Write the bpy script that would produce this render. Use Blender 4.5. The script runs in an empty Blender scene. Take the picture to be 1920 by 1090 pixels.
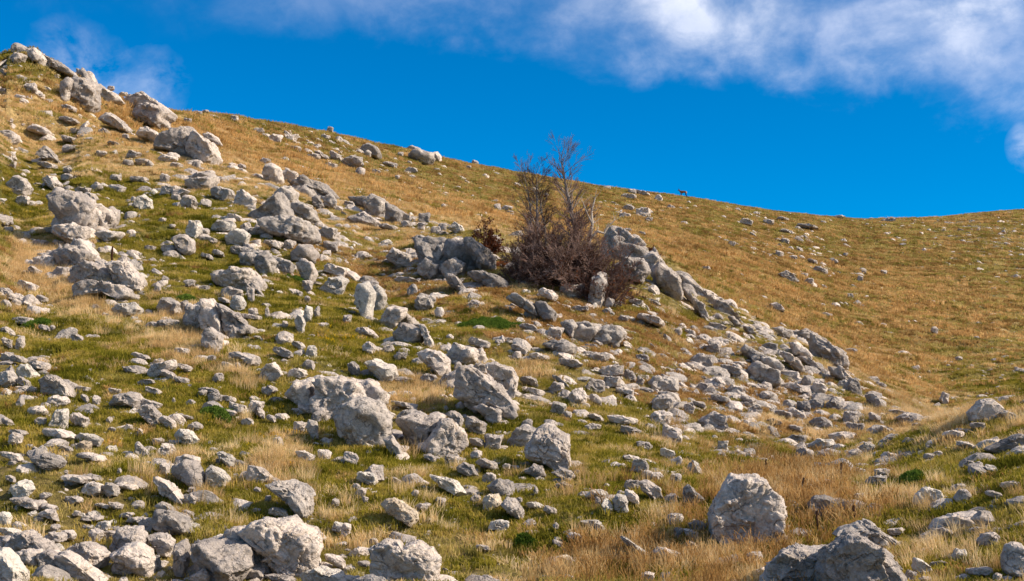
import bpy, bmesh, math, random
import numpy as np
from mathutils import Vector, Matrix, Euler

# ---------------------------------------------------------------- camera, sky, sun, exposure
SC = bpy.context.scene
COL = SC.collection
F_PX = 2667.0            # focal length in pixels of the 1920 px wide photograph (50 mm on 36 mm)
PITCH = math.radians(6.0)
CP, SP = math.cos(PITCH), math.sin(PITCH)
cam_data = bpy.data.cameras.new("camera")
cam_data.lens = 50.0
cam_data.sensor_width = 36.0
cam_data.clip_start = 0.1
cam_data.clip_end = 6000.0
cam = bpy.data.objects.new("camera", cam_data)
COL.objects.link(cam)
cam.location = (0, 0, 0)
cam.rotation_euler = (math.radians(90) + PITCH, 0, 0)
SC.camera = cam

SUN_EL, SUN_AZ = math.radians(35), math.radians(103)     # azimuth clockwise from +y (view direction)
sd = Vector((math.sin(SUN_AZ) * math.cos(SUN_EL), math.cos(SUN_AZ) * math.cos(SUN_EL), math.sin(SUN_EL)))
sun_data = bpy.data.lights.new("sun", 'SUN')
sun_data.energy = 5.0
sun_data.angle = math.radians(0.53)
sun_data.color = (1.0, 0.885, 0.73)
sun = bpy.data.objects.new("sun", sun_data)
COL.objects.link(sun)
sun.rotation_euler = sd.to_track_quat('Z', 'Y').to_euler()

SC.view_settings.view_transform = 'Standard'
SC.view_settings.look = 'None'
SC.view_settings.gamma = 1.0
SC.view_settings.use_curve_mapping = False
SC.view_settings.exposure = 0.62
SC.render.engine = 'CYCLES'
SC.cycles.max_bounces = 6
SC.cycles.diffuse_bounces = 3
SC.cycles.transparent_max_bounces = 8
SC.cycles.caustics_reflective = False
SC.cycles.caustics_refractive = False
SC.cycles.use_denoising = True
SC.cycles.denoiser = 'OPENIMAGEDENOISE'
SC.cycles.denoising_input_passes = 'RGB_ALBEDO_NORMAL'


def N(nt, typ, **kw):
    n = nt.nodes.new(typ)
    for k, v in kw.items():
        if k == 'inp':
            for kk, vv in v.items():
                n.inputs[kk].default_value = vv
        else:
            setattr(n, k, v)
    return n


def ramp(nt, fac, stops, interp='LINEAR'):
    r = nt.nodes.new('ShaderNodeValToRGB')
    r.color_ramp.interpolation = interp
    els = r.color_ramp.elements
    while len(els) < len(stops):
        els.new(0.5)
    for e, (p, c) in zip(els, stops):
        e.position = p
        e.color = (c, c, c, 1) if isinstance(c, (int, float)) else (c[0], c[1], c[2], 1)
    nt.links.new(fac, r.inputs[0])
    return r.outputs[0]


def mixc(nt, fac, a, b, mode='MIX'):
    m = nt.nodes.new('ShaderNodeMix')
    m.data_type = 'RGBA'
    m.blend_type = mode
    for s, v in ((m.inputs[0], fac), (m.inputs[6], a), (m.inputs[7], b)):
        if hasattr(v, 'is_linked') or hasattr(v, 'links'):
            nt.links.new(v, s)
        elif isinstance(v, (int, float)):
            s.default_value = v
        else:
            s.default_value = (v[0], v[1], v[2], 1)
    return m.outputs[2]


def math_(nt, op, a, b=None, c=None, clamp=False):
    m = nt.nodes.new('ShaderNodeMath')
    m.operation = op
    m.use_clamp = clamp
    for s, v in zip(m.inputs, (a, b, c)):
        if v is None:
            continue
        if isinstance(v, (int, float)):
            s.default_value = v
        else:
            nt.links.new(v, s)
    return m.outputs[0]


def noise(nt, vec, scale, detail=6.0, rough=0.55, dist=0.0, w=None):
    n = nt.nodes.new('ShaderNodeTexNoise')
    n.inputs['Scale'].default_value = scale
    n.inputs['Detail'].default_value = detail
    n.inputs['Roughness'].default_value = rough
    n.inputs['Distortion'].default_value = dist
    if vec is not None:
        nt.links.new(vec, n.inputs['Vector'])
    return n.outputs['Fac']


world = bpy.data.worlds.new("World")
SC.world = world
world.use_nodes = True
wt = world.node_tree
wt.nodes.clear()
out = N(wt, 'ShaderNodeOutputWorld')
bg = N(wt, 'ShaderNodeBackground', inp={'Strength': 0.075})
sky = N(wt, 'ShaderNodeTexSky')
sky.sky_type = 'NISHITA'
sky.sun_disc = False
sky.sun_elevation = SUN_EL
sky.sun_rotation = SUN_AZ
sky.altitude = 2200
sky.air_density = 0.9
sky.dust_density = 0.15
sky.ozone_density = 2.2
hs = N(wt, 'ShaderNodeHueSaturation', inp={'Hue': 0.500, 'Saturation': 1.85, 'Value': 1.33})
wt.links.new(sky.outputs[0], hs.inputs['Color'])
tc = N(wt, 'ShaderNodeTexCoord')
# clouds lie on a high layer: direction divided by its height gives the place on that layer
sep = N(wt, 'ShaderNodeSeparateXYZ')
wt.links.new(tc.outputs['Generated'], sep.inputs[0])
zc = math_(wt, 'MAXIMUM', math_(wt, 'ADD', sep.outputs[2], 0.10), 0.02)
px_ = math_(wt, 'DIVIDE', sep.outputs[0], zc)
py_ = math_(wt, 'DIVIDE', sep.outputs[1], zc)
comb = N(wt, 'ShaderNodeCombineXYZ')
wt.links.new(px_, comb.inputs[0])
wt.links.new(py_, comb.inputs[1])
DIRV = tc.outputs['Generated']
stm = N(wt, 'ShaderNodeMapping')
stm.inputs['Rotation'].default_value = (0, math.radians(12), 0)
stm.inputs['Scale'].default_value = (0.85, 0.85, 1.2)
wt.links.new(DIRV, stm.inputs[0])
STV = stm.outputs[0]
n1 = noise(wt, STV, 9.0, 8.0, 0.58, 0.25)
n2 = noise(wt, STV, 24.0, 7.0, 0.62, 0.3)
# lower edge of the cloud bank: elevation falls from left to right of the view, bank covers what is above
ex = math_(wt, 'DIVIDE', sep.outputs[0], math_(wt, 'MAXIMUM', math_(wt, 'ABSOLUTE', sep.outputs[1]), 0.3))
tn = math_(wt, 'DIVIDE', sep.outputs[2], math_(wt, 'MAXIMUM', math_(wt, 'ABSOLUTE', sep.outputs[1]), 0.3))
edge = math_(wt, 'SUBTRACT', tn, math_(wt, 'MULTIPLY_ADD', ex, -0.118, 0.288))   # distance above the bank's lower edge
e2 = math_(wt, 'ADD', edge, math_(wt, 'MULTIPLY', math_(wt, 'SUBTRACT', n1, 0.5), 0.10))
e2 = math_(wt, 'ADD', e2, math_(wt, 'MULTIPLY', math_(wt, 'SUBTRACT', n2, 0.5), 0.045))
cov = ramp(wt, math_(wt, 'MULTIPLY_ADD', e2, 5.0, 0.3, clamp=True), [(0.20, 0.0), (0.50, 0.50), (0.85, 1.0)], 'EASE')
# the bank is thicker in its right half, thin veil on the left
rt = ramp(wt, math_(wt, 'MULTIPLY_ADD', ex, 1.25, 0.5, clamp=True), [(0.1, 0.22), (0.42, 0.55), (0.62, 1.1), (0.95, 1.1)])
thin = ramp(wt, noise(wt, STV, 8.0, 8.0, 0.58, 0.3), [(0.40, 0.25), (0.56, 1.0)])
cl = math_(wt, 'MULTIPLY', math_(wt, 'MULTIPLY', cov, rt), thin)
cl = math_(wt, 'MULTIPLY', cl, ramp(wt, n2, [(0.36, 0.66), (0.60, 1.12)]))
# small wisp low on the left
wx = math_(wt, 'SUBTRACT', ex, -0.317)
wz = math_(wt, 'SUBTRACT', tn, 0.262)
wd = math_(wt, 'SQRT', math_(wt, 'ADD', math_(wt, 'POWER', math_(wt, 'MULTIPLY', wx, 26.0), 2.0), math_(wt, 'POWER', math_(wt, 'MULTIPLY', wz, 24.0), 2.0)))
wisp = math_(wt, 'MULTIPLY', math_(wt, 'SUBTRACT', math_(wt, 'MULTIPLY_ADD', n1, 2.4, -0.2), wd, clamp=True), ramp(wt, n2, [(0.42, 0.0), (0.62, 0.28)]))
wx2 = math_(wt, 'SUBTRACT', ex, -0.262)
wz2 = math_(wt, 'SUBTRACT', tn, 0.248)
wd2 = math_(wt, 'SQRT', math_(wt, 'ADD', math_(wt, 'POWER', math_(wt, 'MULTIPLY', wx2, 34.0), 2.0), math_(wt, 'POWER', math_(wt, 'MULTIPLY', wz2, 34.0), 2.0)))
wisp2 = math_(wt, 'MULTIPLY', math_(wt, 'SUBTRACT', math_(wt, 'MULTIPLY_ADD', n1, 2.4, -0.2), wd2, clamp=True), ramp(wt, n2, [(0.42, 0.0), (0.62, 0.24)]))
wx3 = math_(wt, 'SUBTRACT', ex, 0.368)
wz3 = math_(wt, 'SUBTRACT', tn, 0.208)
wd3 = math_(wt, 'SQRT', math_(wt, 'ADD', math_(wt, 'POWER', math_(wt, 'MULTIPLY', wx3, 60.0), 2.0), math_(wt, 'POWER', math_(wt, 'MULTIPLY', wz3, 50.0), 2.0)))
wisp = math_(wt, 'ADD', wisp, math_(wt, 'ADD', wisp2, math_(wt, 'MULTIPLY', math_(wt, 'SUBTRACT', 1.0, wd3, clamp=True), ramp(wt, n2, [(0.42, 0.0), (0.62, 0.7)]))))
front = math_(wt, 'GREATER_THAN', sep.outputs[1], 0.0)
wisp = math_(wt, 'MULTIPLY', wisp, front)
cl = math_(wt, 'ADD', cl, wisp, clamp=True)
cloud_col = ramp(wt, n1, [(0.35, (4.4, 5.4, 8.0)), (0.62, (10.2, 10.4, 11.4))])
mx = mixc(wt, cl, hs.outputs[0], cloud_col)
wt.links.new(mx, bg.inputs['Color'])
wt.links.new(bg.outputs[0], out.inputs[0])

# ---------------------------------------------------------------- noise in numpy
_rs = np.random.RandomState(7)
_P = _rs.permutation(4096)
_G = _rs.normal(size=(4096, 3))
_G /= np.linalg.norm(_G, axis=1, keepdims=True)


def pn(p):
    """gradient noise, p (n,3) -> (n,) about -0.6..0.6"""
    p = np.asarray(p, dtype=np.float64)
    i = np.floor(p).astype(np.int64)
    f = p - i
    u = f * f * f * (f * (f * 6 - 15) + 10)
    out_ = 0.0
    for dx in (0, 1):
        wx_ = u[:, 0] if dx else 1 - u[:, 0]
        for dy in (0, 1):
            wy_ = u[:, 1] if dy else 1 - u[:, 1]
            for dz in (0, 1):
                wz_ = u[:, 2] if dz else 1 - u[:, 2]
                h = _P[(_P[(_P[(i[:, 0] + dx) & 4095] + i[:, 1] + dy) & 4095] + i[:, 2] + dz) & 4095]
                g = _G[h]
                d = g[:, 0] * (f[:, 0] - dx) + g[:, 1] * (f[:, 1] - dy) + g[:, 2] * (f[:, 2] - dz)
                out_ = out_ + wx_ * wy_ * wz_ * d
    return out_


def fbm(p, oct=4, gain=0.5, ridged=False):
    a, s, r = 1.0, 0.0, 0.0
    p = np.array(p, dtype=np.float64)
    for k in range(oct):
        v = pn(p + k * 17.3)
        if ridged:
            v = 0.35 - np.abs(v)
        r = r + a * v
        s += a
        a *= gain
        p = p * 2.03
    return r / s * 1.6


def pchip(x, y, xq):
    """monotone cubic through (x,y) columns: x,y (k,n); xq (m,) shared -> (m,n)"""
    k, n = x.shape
    h = np.diff(x, axis=0)
    d = np.diff(y, axis=0) / h
    m = np.zeros_like(y)
    m[0], m[-1] = d[0], d[-1]
    w1 = 2 * h[1:] + h[:-1]
    w2 = h[1:] + 2 * h[:-1]
    same = d[:-1] * d[1:] > 0
    with np.errstate(divide='ignore', invalid='ignore'):
        hm = (w1 + w2) / (w1 / d[:-1] + w2 / d[1:])
    m[1:-1] = np.where(same, hm, 0)
    res = np.zeros((len(xq), n))
    for c in range(n):
        j = np.clip(np.searchsorted(x[:, c], xq) - 1, 0, k - 2)
        t = (xq - x[j, c]) / h[j, c]
        t = np.clip(t, 0, 1)
        h00 = 2 * t**3 - 3 * t**2 + 1
        h10 = t**3 - 2 * t**2 + t
        h01 = -2 * t**3 + 3 * t**2
        h11 = t**3 - t**2
        res[:, c] = h00 * y[j, c] + h10 * h[j, c] * m[j, c] + h01 * y[j + 1, c] + h11 * h[j, c] * m[j + 1, c]
    return res


# ---------------------------------------------------------------- the hillside as surveyed heights
def pix2ang(u, v):
    a = (np.asarray(u, float) - 960) / F_PX
    b = (545 - np.asarray(v, float)) / F_PX
    den = CP - b * SP
    return a / den, (SP + b * CP) / den


def ang2pix(al, e):
    # direction (al, 1, e)
    fwd = CP + e * SP
    up = -SP + e * CP
    return 960 + al / fwd * F_PX, 545 - up / fwd * F_PX


ROWS = [   # each row of the survey: (u, v, distance)
    [(-700, 1090, 22), (0, 1090, 24), (500, 1090, 25), (1000, 1090, 25), (1500, 1090, 23), (1920, 1090, 20), (2600, 1090, 18)],
    [(-700, 900, 30), (0, 900, 30), (500, 900, 31), (1000, 905, 32), (1500, 935, 29), (1700, 930, 28), (1920, 905, 26), (2600, 860, 24)],
    [(-700, 700, 40), (0, 700, 40), (500, 700, 42), (1000, 745, 42), (1300, 820, 42), (1500, 850, 42), (1650, 822, 42), (1760, 795, 41), (1920, 768, 40), (2600, 690, 38)],
    [(-700, 420, 56), (0, 480, 56), (500, 480, 62), (700, 545, 61), (900, 440, 74), (1100, 470, 75), (1200, 480, 76), (1300, 550, 74),
     (1440, 620, 70), (1600, 700, 64), (1700, 762, 60), (1760, 796, 58), (1920, 792, 56), (2600, 720, 56)],
    [(-700, 250, 75), (0, 330, 75), (500, 362, 80), (700, 402, 88), (900, 432, 92), (1100, 472, 95), (1200, 492, 95), (1300, 562, 92),
     (1440, 636, 90), (1600, 712, 85), (1700, 765, 80), (1760, 790, 79), (1920, 775, 80), (2600, 680, 82)],
    [(-700, 100, 95), (0, 200, 95), (330, 265, 102), (700, 330, 130), (1000, 385, 150), (1300, 435, 160), (1600, 520, 165), (1920, 545, 165), (2600, 520, 170)],
    [(-700, 40, 112), (-300, 90, 112), (0, 101, 112), (60, 100, 112), (130, 145, 113), (250, 190, 125), (330, 206, 138), (430, 212, 148), (540, 231, 165), (640, 249, 180), (730, 269, 190),
     (850, 297, 203), (1000, 324, 215), (1150, 349, 226), (1280, 364, 230), (1450, 392, 240), (1600, 407, 250), (1750, 404, 256), (1850, 394, 262), (1920, 389, 268),
     (2200, 370, 275), (2600, 365, 280)],
]
AL = np.concatenate([np.linspace(-3.0, -0.45, 40)[:-1], np.linspace(-0.45, 0.45, 700), np.linspace(0.45, 3.0, 40)[1:]])
YG = np.concatenate([np.geomspace(0.8, 17, 26)[:-1], np.geomspace(17, 290, 560), np.geomspace(290, 2400, 30)[1:]])
kx, ky = [np.full(AL.shape, 0.5), np.full(AL.shape, 6.0)], [np.full(AL.shape, -1.65), np.full(AL.shape, -1.9)]
for row in ROWS:
    r = np.array(row, float)
    al, e = pix2ang(r[:, 0], r[:, 1])
    yy = np.interp(AL, al, r[:, 2])
    ee = np.interp(AL, al, e)
    kx.append(yy)
    ky.append(ee * yy)
ysk = kx[-1]
kx.append(ysk * 1.18)
ky.append(ky[-1] - 2.0)
kx.append(ysk * 3.0)
ky.append(ky[-1] - 45.0)
kx.append(np.full(AL.shape, 2500.0))
ky.append(np.full(AL.shape, -120.0))
kx, ky = np.array(kx), np.array(ky)
# soften the joins from column to column
ker = np.exp(-np.linspace(-2, 2, 17) ** 2)
ker /= ker.sum()
for r_ in range(len(ky) - 4):
    pad = np.pad(ky[r_], 8, mode='edge')
    ky[r_] = np.convolve(pad, ker, 'valid')
ZG = pchip(kx, ky, YG)                       # (ny, nal)
XX = AL[None, :] * YG[:, None]
YY = np.repeat(YG[:, None], len(AL), 1)
P2 = np.stack([XX.ravel(), YY.ravel(), np.zeros(XX.size)], 1)
rel = fbm(P2 * 0.11, 2) * 0.55 + fbm(P2 * 0.42 + 31, 3) * 0.26 + fbm(P2 * 1.7 + 9, 3) * 0.11
rel += 0.07 * fbm(P2 * 4.3 + 5, 2)
# low stony steps on the slopes
amp = np.clip(YY.ravel() / 40, 0.15, 1.5)
far_ = np.clip((YY.ravel() - 120) / 100, 0, 1)
rel = (rel * amp * (1 - 0.45 * far_)).reshape(ZG.shape)
near_fade = np.clip((YY - 3) / 12, 0, 1) * np.clip(1.6 - YY / 700, 0.2, 1)
ZG = ZG + rel * near_fade
# settle the skyline: the highest line of sight of every column comes to the surveyed one
r7 = np.array(ROWS[6], float)
al7, e7 = pix2ang(r7[:, 0], r7[:, 1] + 5.0)
etar = np.interp(AL, al7, e7)
etar = np.convolve(np.pad(etar, 8, mode='edge'), ker, 'valid')
y5, y6 = kx[7][None, :], ysk[None, :]
for _ in range(3):
    eg = np.where((YY < 1.6 * y6) & (YY > y5), ZG / YG[:, None], -9)
    kf = eg.max(0) / np.maximum(etar, .02) - 1
    kf = np.convolve(np.pad(kf, 8, mode='edge'), ker, 'valid')
    w_ = np.clip((YY - y5) / (0.85 * y6 - y5), 0, 1)
    ZG = ZG * (1 - kf[None, :] * w_ * w_ * (3 - 2 * w_))
EG = ZG / YG[:, None]
_runmax = np.maximum.accumulate(EG, 0)
VIS = EG >= _runmax - 1e-4


def ray_ground(u, v, ymin=17.0):
    """first ground point seen through pixel (u,v) of the photograph"""
    al, e = pix2ang(u, v)
    j = int(np.clip(round(float(np.interp(al, AL, np.arange(len(AL))))), 0, len(AL) - 1))
    col_ = EG[:, j]
    k = np.nonzero((col_ >= e) & (YG >= ymin))[0]
    if len(k) == 0:
        k = [int(np.argmax(col_))]
    i = k[0]
    if i > 0 and col_[i] > e > col_[i - 1]:
        t = (e - col_[i - 1]) / (col_[i] - col_[i - 1])
        Y = YG[i - 1] + t * (YG[i] - YG[i - 1])
    else:
        Y = YG[i]
    return float(al) * Y, Y, hgt(float(al) * Y, Y)


def hgt(x, y):
    al = x / y
    fj = np.clip(np.interp(al, AL, np.arange(len(AL))), 0, len(AL) - 1.001)
    fi = np.clip(np.interp(y, YG, np.arange(len(YG))), 0, len(YG) - 1.001)
    i, j = np.floor(fi).astype(int), np.floor(fj).astype(int)
    a, b = fi - i, fj - j
    return (ZG[i, j] * (1 - a) * (1 - b) + ZG[i + 1, j] * a * (1 - b) + ZG[i, j + 1] * (1 - a) * b + ZG[i + 1, j + 1] * a * b)


def world2pix(x, y, z):
    return ang2pix(x / y, z / y)


# ---------------------------------------------------------------- what grows where
# (u, v, ru, rv, tilt, weight) soft spots on the photograph, looked up once per ground point
def spots(U, V, lst):
    r = np.zeros_like(U)
    for (u, v, ru, rv, ti, w) in lst:
        du, dv = U - u, V - v
        c, s = math.cos(math.radians(ti)), math.sin(math.radians(ti))
        a, b = (du * c + dv * s) / ru, (-du * s + dv * c) / rv
        r = r + w * np.exp(-(a * a + b * b))
    return r


GREEN = [(100, 370, 200, 50, 10, .9), (330, 420, 150, 60, 20, 1.3), (240, 420, 50, 25, 0, .6), (400, 480, 120, 45, 20, .9), (560, 560, 130, 60, 15, .9), (640, 650, 110, 55, 10, .9),
         (300, 560, 120, 40, 10, .3), (140, 640, 200, 60, 10, .8), (420, 720, 150, 60, 15, .9), (430, 780, 120, 40, 20, .8), (200, 800, 200, 80, 10, .55), (560, 900, 120, 60, 0, .8),
         (350, 920, 140, 60, 10, .5), (760, 910, 120, 80, 20, .8), (1000, 830, 110, 55, 15, 1.0), (1130, 800, 120, 30, 18, 1.0), (1050, 930, 160, 70, 0, .7),
         (800, 640, 90, 40, 30, .5), (1640, 870, 180, 45, 0, .8), (1800, 900, 160, 60, -10, .55), (1700, 990, 240, 80, 0, 1.1), (1350, 980, 260, 90, 0, 1.1), (1180, 830, 90, 40, 0, .6), (1080, 990, 90, 40, 0, .5),
         (1260, 860, 120, 20, 10, .4), (300, 160, 60, 20, 10, .5), (60, 130, 120, 22, 15, .7), (720, 330, 60, 16, 0, .3), (1200, 520, 60, 20, 20, .6), (900, 595, 70, 25, 10, .8),
         (420, 210, 200, 20, 12, .45), (1000, 350, 150, 22, 10, .4), (1500, 430, 250, 40, 8, .35), (1800, 470, 200, 60, 10, .25), (1550, 600, 200, 30, 12, .25), (1850, 720, 160, 30, 5, .5), (1620, 560, 130, 25, 15, .2)]
GOLD = [(150, 230, 260, 60, 12, 1.3), (330, 310, 220, 32, 12, 1.3), (520, 300, 150, 30, 22, 1.2), (830, 390, 200, 26, 14, 1.4), (690, 430, 120, 22, 14, .8), (130, 280, 150, 30, 10, .8),
        (1100, 420, 150, 30, 12, .6), (60, 520, 60, 80, 30, .8), (160, 560, 120, 40, 20, .5), (350, 650, 60, 60, 0, .8), (510, 870, 45, 40, 0, 1.2), (560, 700, 60, 40, 0, .4), (770, 740, 60, 30, 0, 1.0),
        (1450, 560, 160, 40, 28, .9), (1650, 690, 140, 40, 22, 1.3), (1550, 810, 260, 18, 4, 1.2), (1800, 790, 90, 16, -8, 1.2), (1540, 930, 110, 30, 0, .35), (1250, 850, 80, 30, 30, .9),
        (1750, 1050, 160, 40, 0, .25), (700, 980, 100, 40, 0, .3), (1420, 480, 300, 40, 10, .4), (1750, 580, 250, 60, 10, .5), (1000, 700, 60, 20, 0, .4)]
ORANGE = [(1000, 600, 500, 60, 16, .9), (1300, 700, 260, 60, 20, .9), (760, 520, 200, 40, 15, .5), (1200, 590, 160, 30, 15, .9), (30, 500, 50, 60, 0, 1.0), (340, 670, 60, 50, 0, .8), (780, 730, 70, 25, 10, .7),
          (1130, 1050, 90, 22, 0, 1.2), (1350, 1040, 130, 40, 0, .5), (1480, 960, 60, 40, 0, .3), (1400, 780, 200, 40, 10, .7), (1650, 740, 160, 30, 20, .6), (450, 700, 50, 30, 20, .6),
          (1600, 640, 200, 50, 15, .5), (1500, 480, 300, 40, 8, .3)]
GRAVEL = [(1330, 800, 160, 50, 15, .9), (1850, 930, 120, 50, -10, .6), (1240, 890, 80, 60, 20, .6), (1650, 850, 200, 22, 0, .45), (1500, 700, 160, 60, 30, .7), (1780, 1000, 200, 60, 0, .3), (560, 460, 160, 50, 25, .5), (1450, 740, 240, 60, 18, .9), (1200, 690, 260, 60, 15, .7), (900, 560, 200, 50, 20, .6), (1750, 470, 90, 20, 6, .3), (1890, 480, 110, 60, 10, 1.0), (1800, 440, 150, 26, 8, .9), (1640, 415, 120, 10, 4, .8), (1900, 420, 100, 16, 8, .6),
          (1660, 410, 80, 8, 0, .6), (1860, 500, 80, 14, 12, .5), (700, 480, 160, 50, 15, .5), (1420, 860, 200, 22, 0, .4), (1350, 600, 120, 40, 30, .5), (180, 880, 200, 60, 0, .15), (90, 730, 120, 60, 30, .3),
          (1300, 640, 200, 40, 20, .3)]


def cover(x, y, z):
    U, V = world2pix(x, y, z)
    p = np.stack([x, y, np.zeros_like(x)], 1)
    k = np.clip(60.0 / y, 0.35, 1.6)[:, None]
    j = fbm(p * 0.35, 3)
    j2 = fbm(p * 1.3 + 40, 3)
    g = spots(U + 40 * j, V + 14 * j2, GREEN) + 0.26 + j * 0.5 + j2 * 0.55
    o = spots(U + 40 * j2, V + 12 * j, GOLD) + 0.22 + fbm(p * 0.5 + 90, 3) * 0.5 + fbm(p * 1.9 + 60, 2) * 0.5
    r = spots(U, V + 10 * j, ORANGE) + 0.04 + fbm(p * 0.8 + 70, 3) * 0.55
    s = spots(U + 20 * j, V, GRAVEL) * 0.75 - 0.10 + fbm(p * 0.7 + 20, 3) * 0.9
    farhill = np.clip((y - 100) / 40, 0, 1)
    o = o - 0.10 * farhill
    r = r + 0.42 * farhill
    ps = p * np.array([0.09, 0.22, 1.0])
    g = np.where(y > 100, g + 0.12 * farhill + 1.1 * fbm(ps + 3, 4, .6) * farhill, g)
    o = o - 0.7 * fbm(ps + 3, 4, .6) * farhill
    return [np.clip(c, 0, 1.5) for c in (g, o, r, s)]


CV = cover(XX.ravel(), YY.ravel(), ZG.ravel())

# ---------------------------------------------------------------- materials
def new_mat(name, rough=0.9):
    m = bpy.data.materials.new(name)
    m.use_nodes = True
    nt = m.node_tree
    b = nt.nodes['Principled BSDF']
    b.inputs['Roughness'].default_value = rough
    b.inputs['Specular IOR Level'].default_value = 0.15
    return m, nt, b


def bump(nt, b, h, strength, dist):
    n = N(nt, 'ShaderNodeBump', inp={'Strength': strength, 'Distance': dist})
    nt.links.new(h, n.inputs['Height'])
    nt.links.new(n.outputs[0], b.inputs['Normal'])


def rock_material(name, pale, grey, stain, dark_amt):
    m, nt, b = new_mat(name, 0.92)
    geo = N(nt, 'ShaderNodeNewGeometry')
    pos = geo.outputs['Position']
    oi = N(nt, 'ShaderNodeObjectInfo')
    big = noise(nt, pos, 1.1, 5, 0.6, 0.4)
    med = noise(nt, pos, 5.5, 8, 0.66, 0.3)
    fine = noise(nt, pos, 24.0, 6, 0.7)
    f = math_(nt, 'ADD', math_(nt, 'MULTIPLY', big, 0.55), math_(nt, 'MULTIPLY', med, 0.45))
    f = math_(nt, 'ADD', f, math_(nt, 'MULTIPLY_ADD', oi.outputs['Random'], 0.22, -0.12))
    c = mixc(nt, ramp(nt, f, [(0.40, 0.0), (0.58, 1.0)]), grey, pale)
    st = ramp(nt, noise(nt, pos, 2.3, 6, 0.65, 0.8), [(0.56, 0.0), (0.72, 0.75)])
    c = mixc(nt, st, c, stain)
    # weathered upper faces carry dark grey lichen
    li = math_(nt, 'MULTIPLY', ramp(nt, noise(nt, pos, 9.0, 7, 0.72), [(0.50, 0.0), (0.60, 1.0)]), ramp(nt, noise(nt, pos, 1.7, 3, 0.5), [(0.42, 0.0), (0.6, 1.0)]))
    c = mixc(nt, math_(nt, 'MULTIPLY', li, dark_amt), c, (0.12, 0.115, 0.12))
    sp = ramp(nt, fine, [(0.30, 0.72), (0.5, 1.0), (0.72, 1.13)])
    c = mixc(nt, 1.0, c, sp, 'MULTIPLY')
    # fissures
    mp = N(nt, 'ShaderNodeVectorMath', operation='MULTIPLY_ADD')
    nt.links.new(pos, mp.inputs[0])
    mp.inputs[1].default_value = (1.0, 1.0, 2.0)
    nz = N(nt, 'ShaderNodeTexNoise', inp={'Scale': 2.5, 'Detail': 5.0})
    nt.links.new(pos, nz.inputs['Vector'])
    nt.links.new(nz.outputs['Color'], mp.inputs[2])
    vo = N(nt, 'ShaderNodeTexVoronoi', feature='DISTANCE_TO_EDGE', inp={'Scale': 1.35})
    nt.links.new(mp.outputs[0], vo.inputs['Vector'])
    cr = ramp(nt, vo.outputs['Distance'], [(0.0, 0.0), (0.035, 1.0)])
    msk = ramp(nt, noise(nt, pos, 1.6, 3, 0.5), [(0.44, 1.0), (0.54, 0.0)])
    cr = math_(nt, 'MAXIMUM', cr, msk)
    c = mixc(nt, math_(nt, 'MULTIPLY_ADD', cr, -0.55, 0.55), c, (0.06, 0.055, 0.05))
    nt.links.new(c, b.inputs['Base Color'])
    pit = N(nt, 'ShaderNodeTexVoronoi', feature='F1', inp={'Scale': 8.0, 'Randomness': 1.0})
    nt.links.new(mp.outputs[0], pit.inputs['Vector'])
    h = math_(nt, 'ADD', math_(nt, 'MULTIPLY', med, 1.0), math_(nt, 'MULTIPLY', fine, 0.25))
    h = math_(nt, 'ADD', h, math_(nt, 'MULTIPLY', ramp(nt, pit.outputs['Distance'], [(0.0, 0.0), (0.35, 1.0)]), 0.22))
    h = math_(nt, 'ADD', h, math_(nt, 'MULTIPLY', cr, 0.30))
    bump(nt, b, h, 0.75, 0.16)
    return m


PALE, GREY, STAIN = (0.60, 0.51, 0.44), (0.33, 0.285, 0.255), (0.47, 0.36, 0.25)
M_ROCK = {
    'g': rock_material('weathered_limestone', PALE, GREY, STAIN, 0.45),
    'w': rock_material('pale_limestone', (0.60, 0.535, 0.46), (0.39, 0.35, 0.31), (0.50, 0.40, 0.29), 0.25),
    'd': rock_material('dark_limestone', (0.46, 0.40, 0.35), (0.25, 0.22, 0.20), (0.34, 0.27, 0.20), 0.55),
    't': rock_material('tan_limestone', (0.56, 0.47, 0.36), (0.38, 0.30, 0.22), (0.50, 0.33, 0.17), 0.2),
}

# ground: one sheet whose cover (green turf, golden grass, orange herbs, gravel) comes with the vertices
m_ground, nt, b = new_mat('hillside_ground', 0.95)
ca = N(nt, 'ShaderNodeAttribute', attribute_name='cover')
geo = N(nt, 'ShaderNodeNewGeometry')
pos = geo.outputs['Position']
sx = N(nt, 'ShaderNodeSeparateColor')
nt.links.new(ca.outputs['Color'], sx.inputs[0])
nA = noise(nt, pos, 0.9, 8, 0.68, 0.3)
nB = noise(nt, pos, 3.6, 8, 0.72)
nC = noise(nt, pos, 0.22, 6, 0.6)
jit = math_(nt, 'MULTIPLY_ADD', math_(nt, 'ADD', nA, nB), 1.0, -1.0)


def thr(ch, lo, hi, k):
    return ramp(nt, math_(nt, 'ADD', ch, math_(nt, 'MULTIPLY', jit, k)), [(lo, 0.0), (hi, 1.0)])


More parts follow.
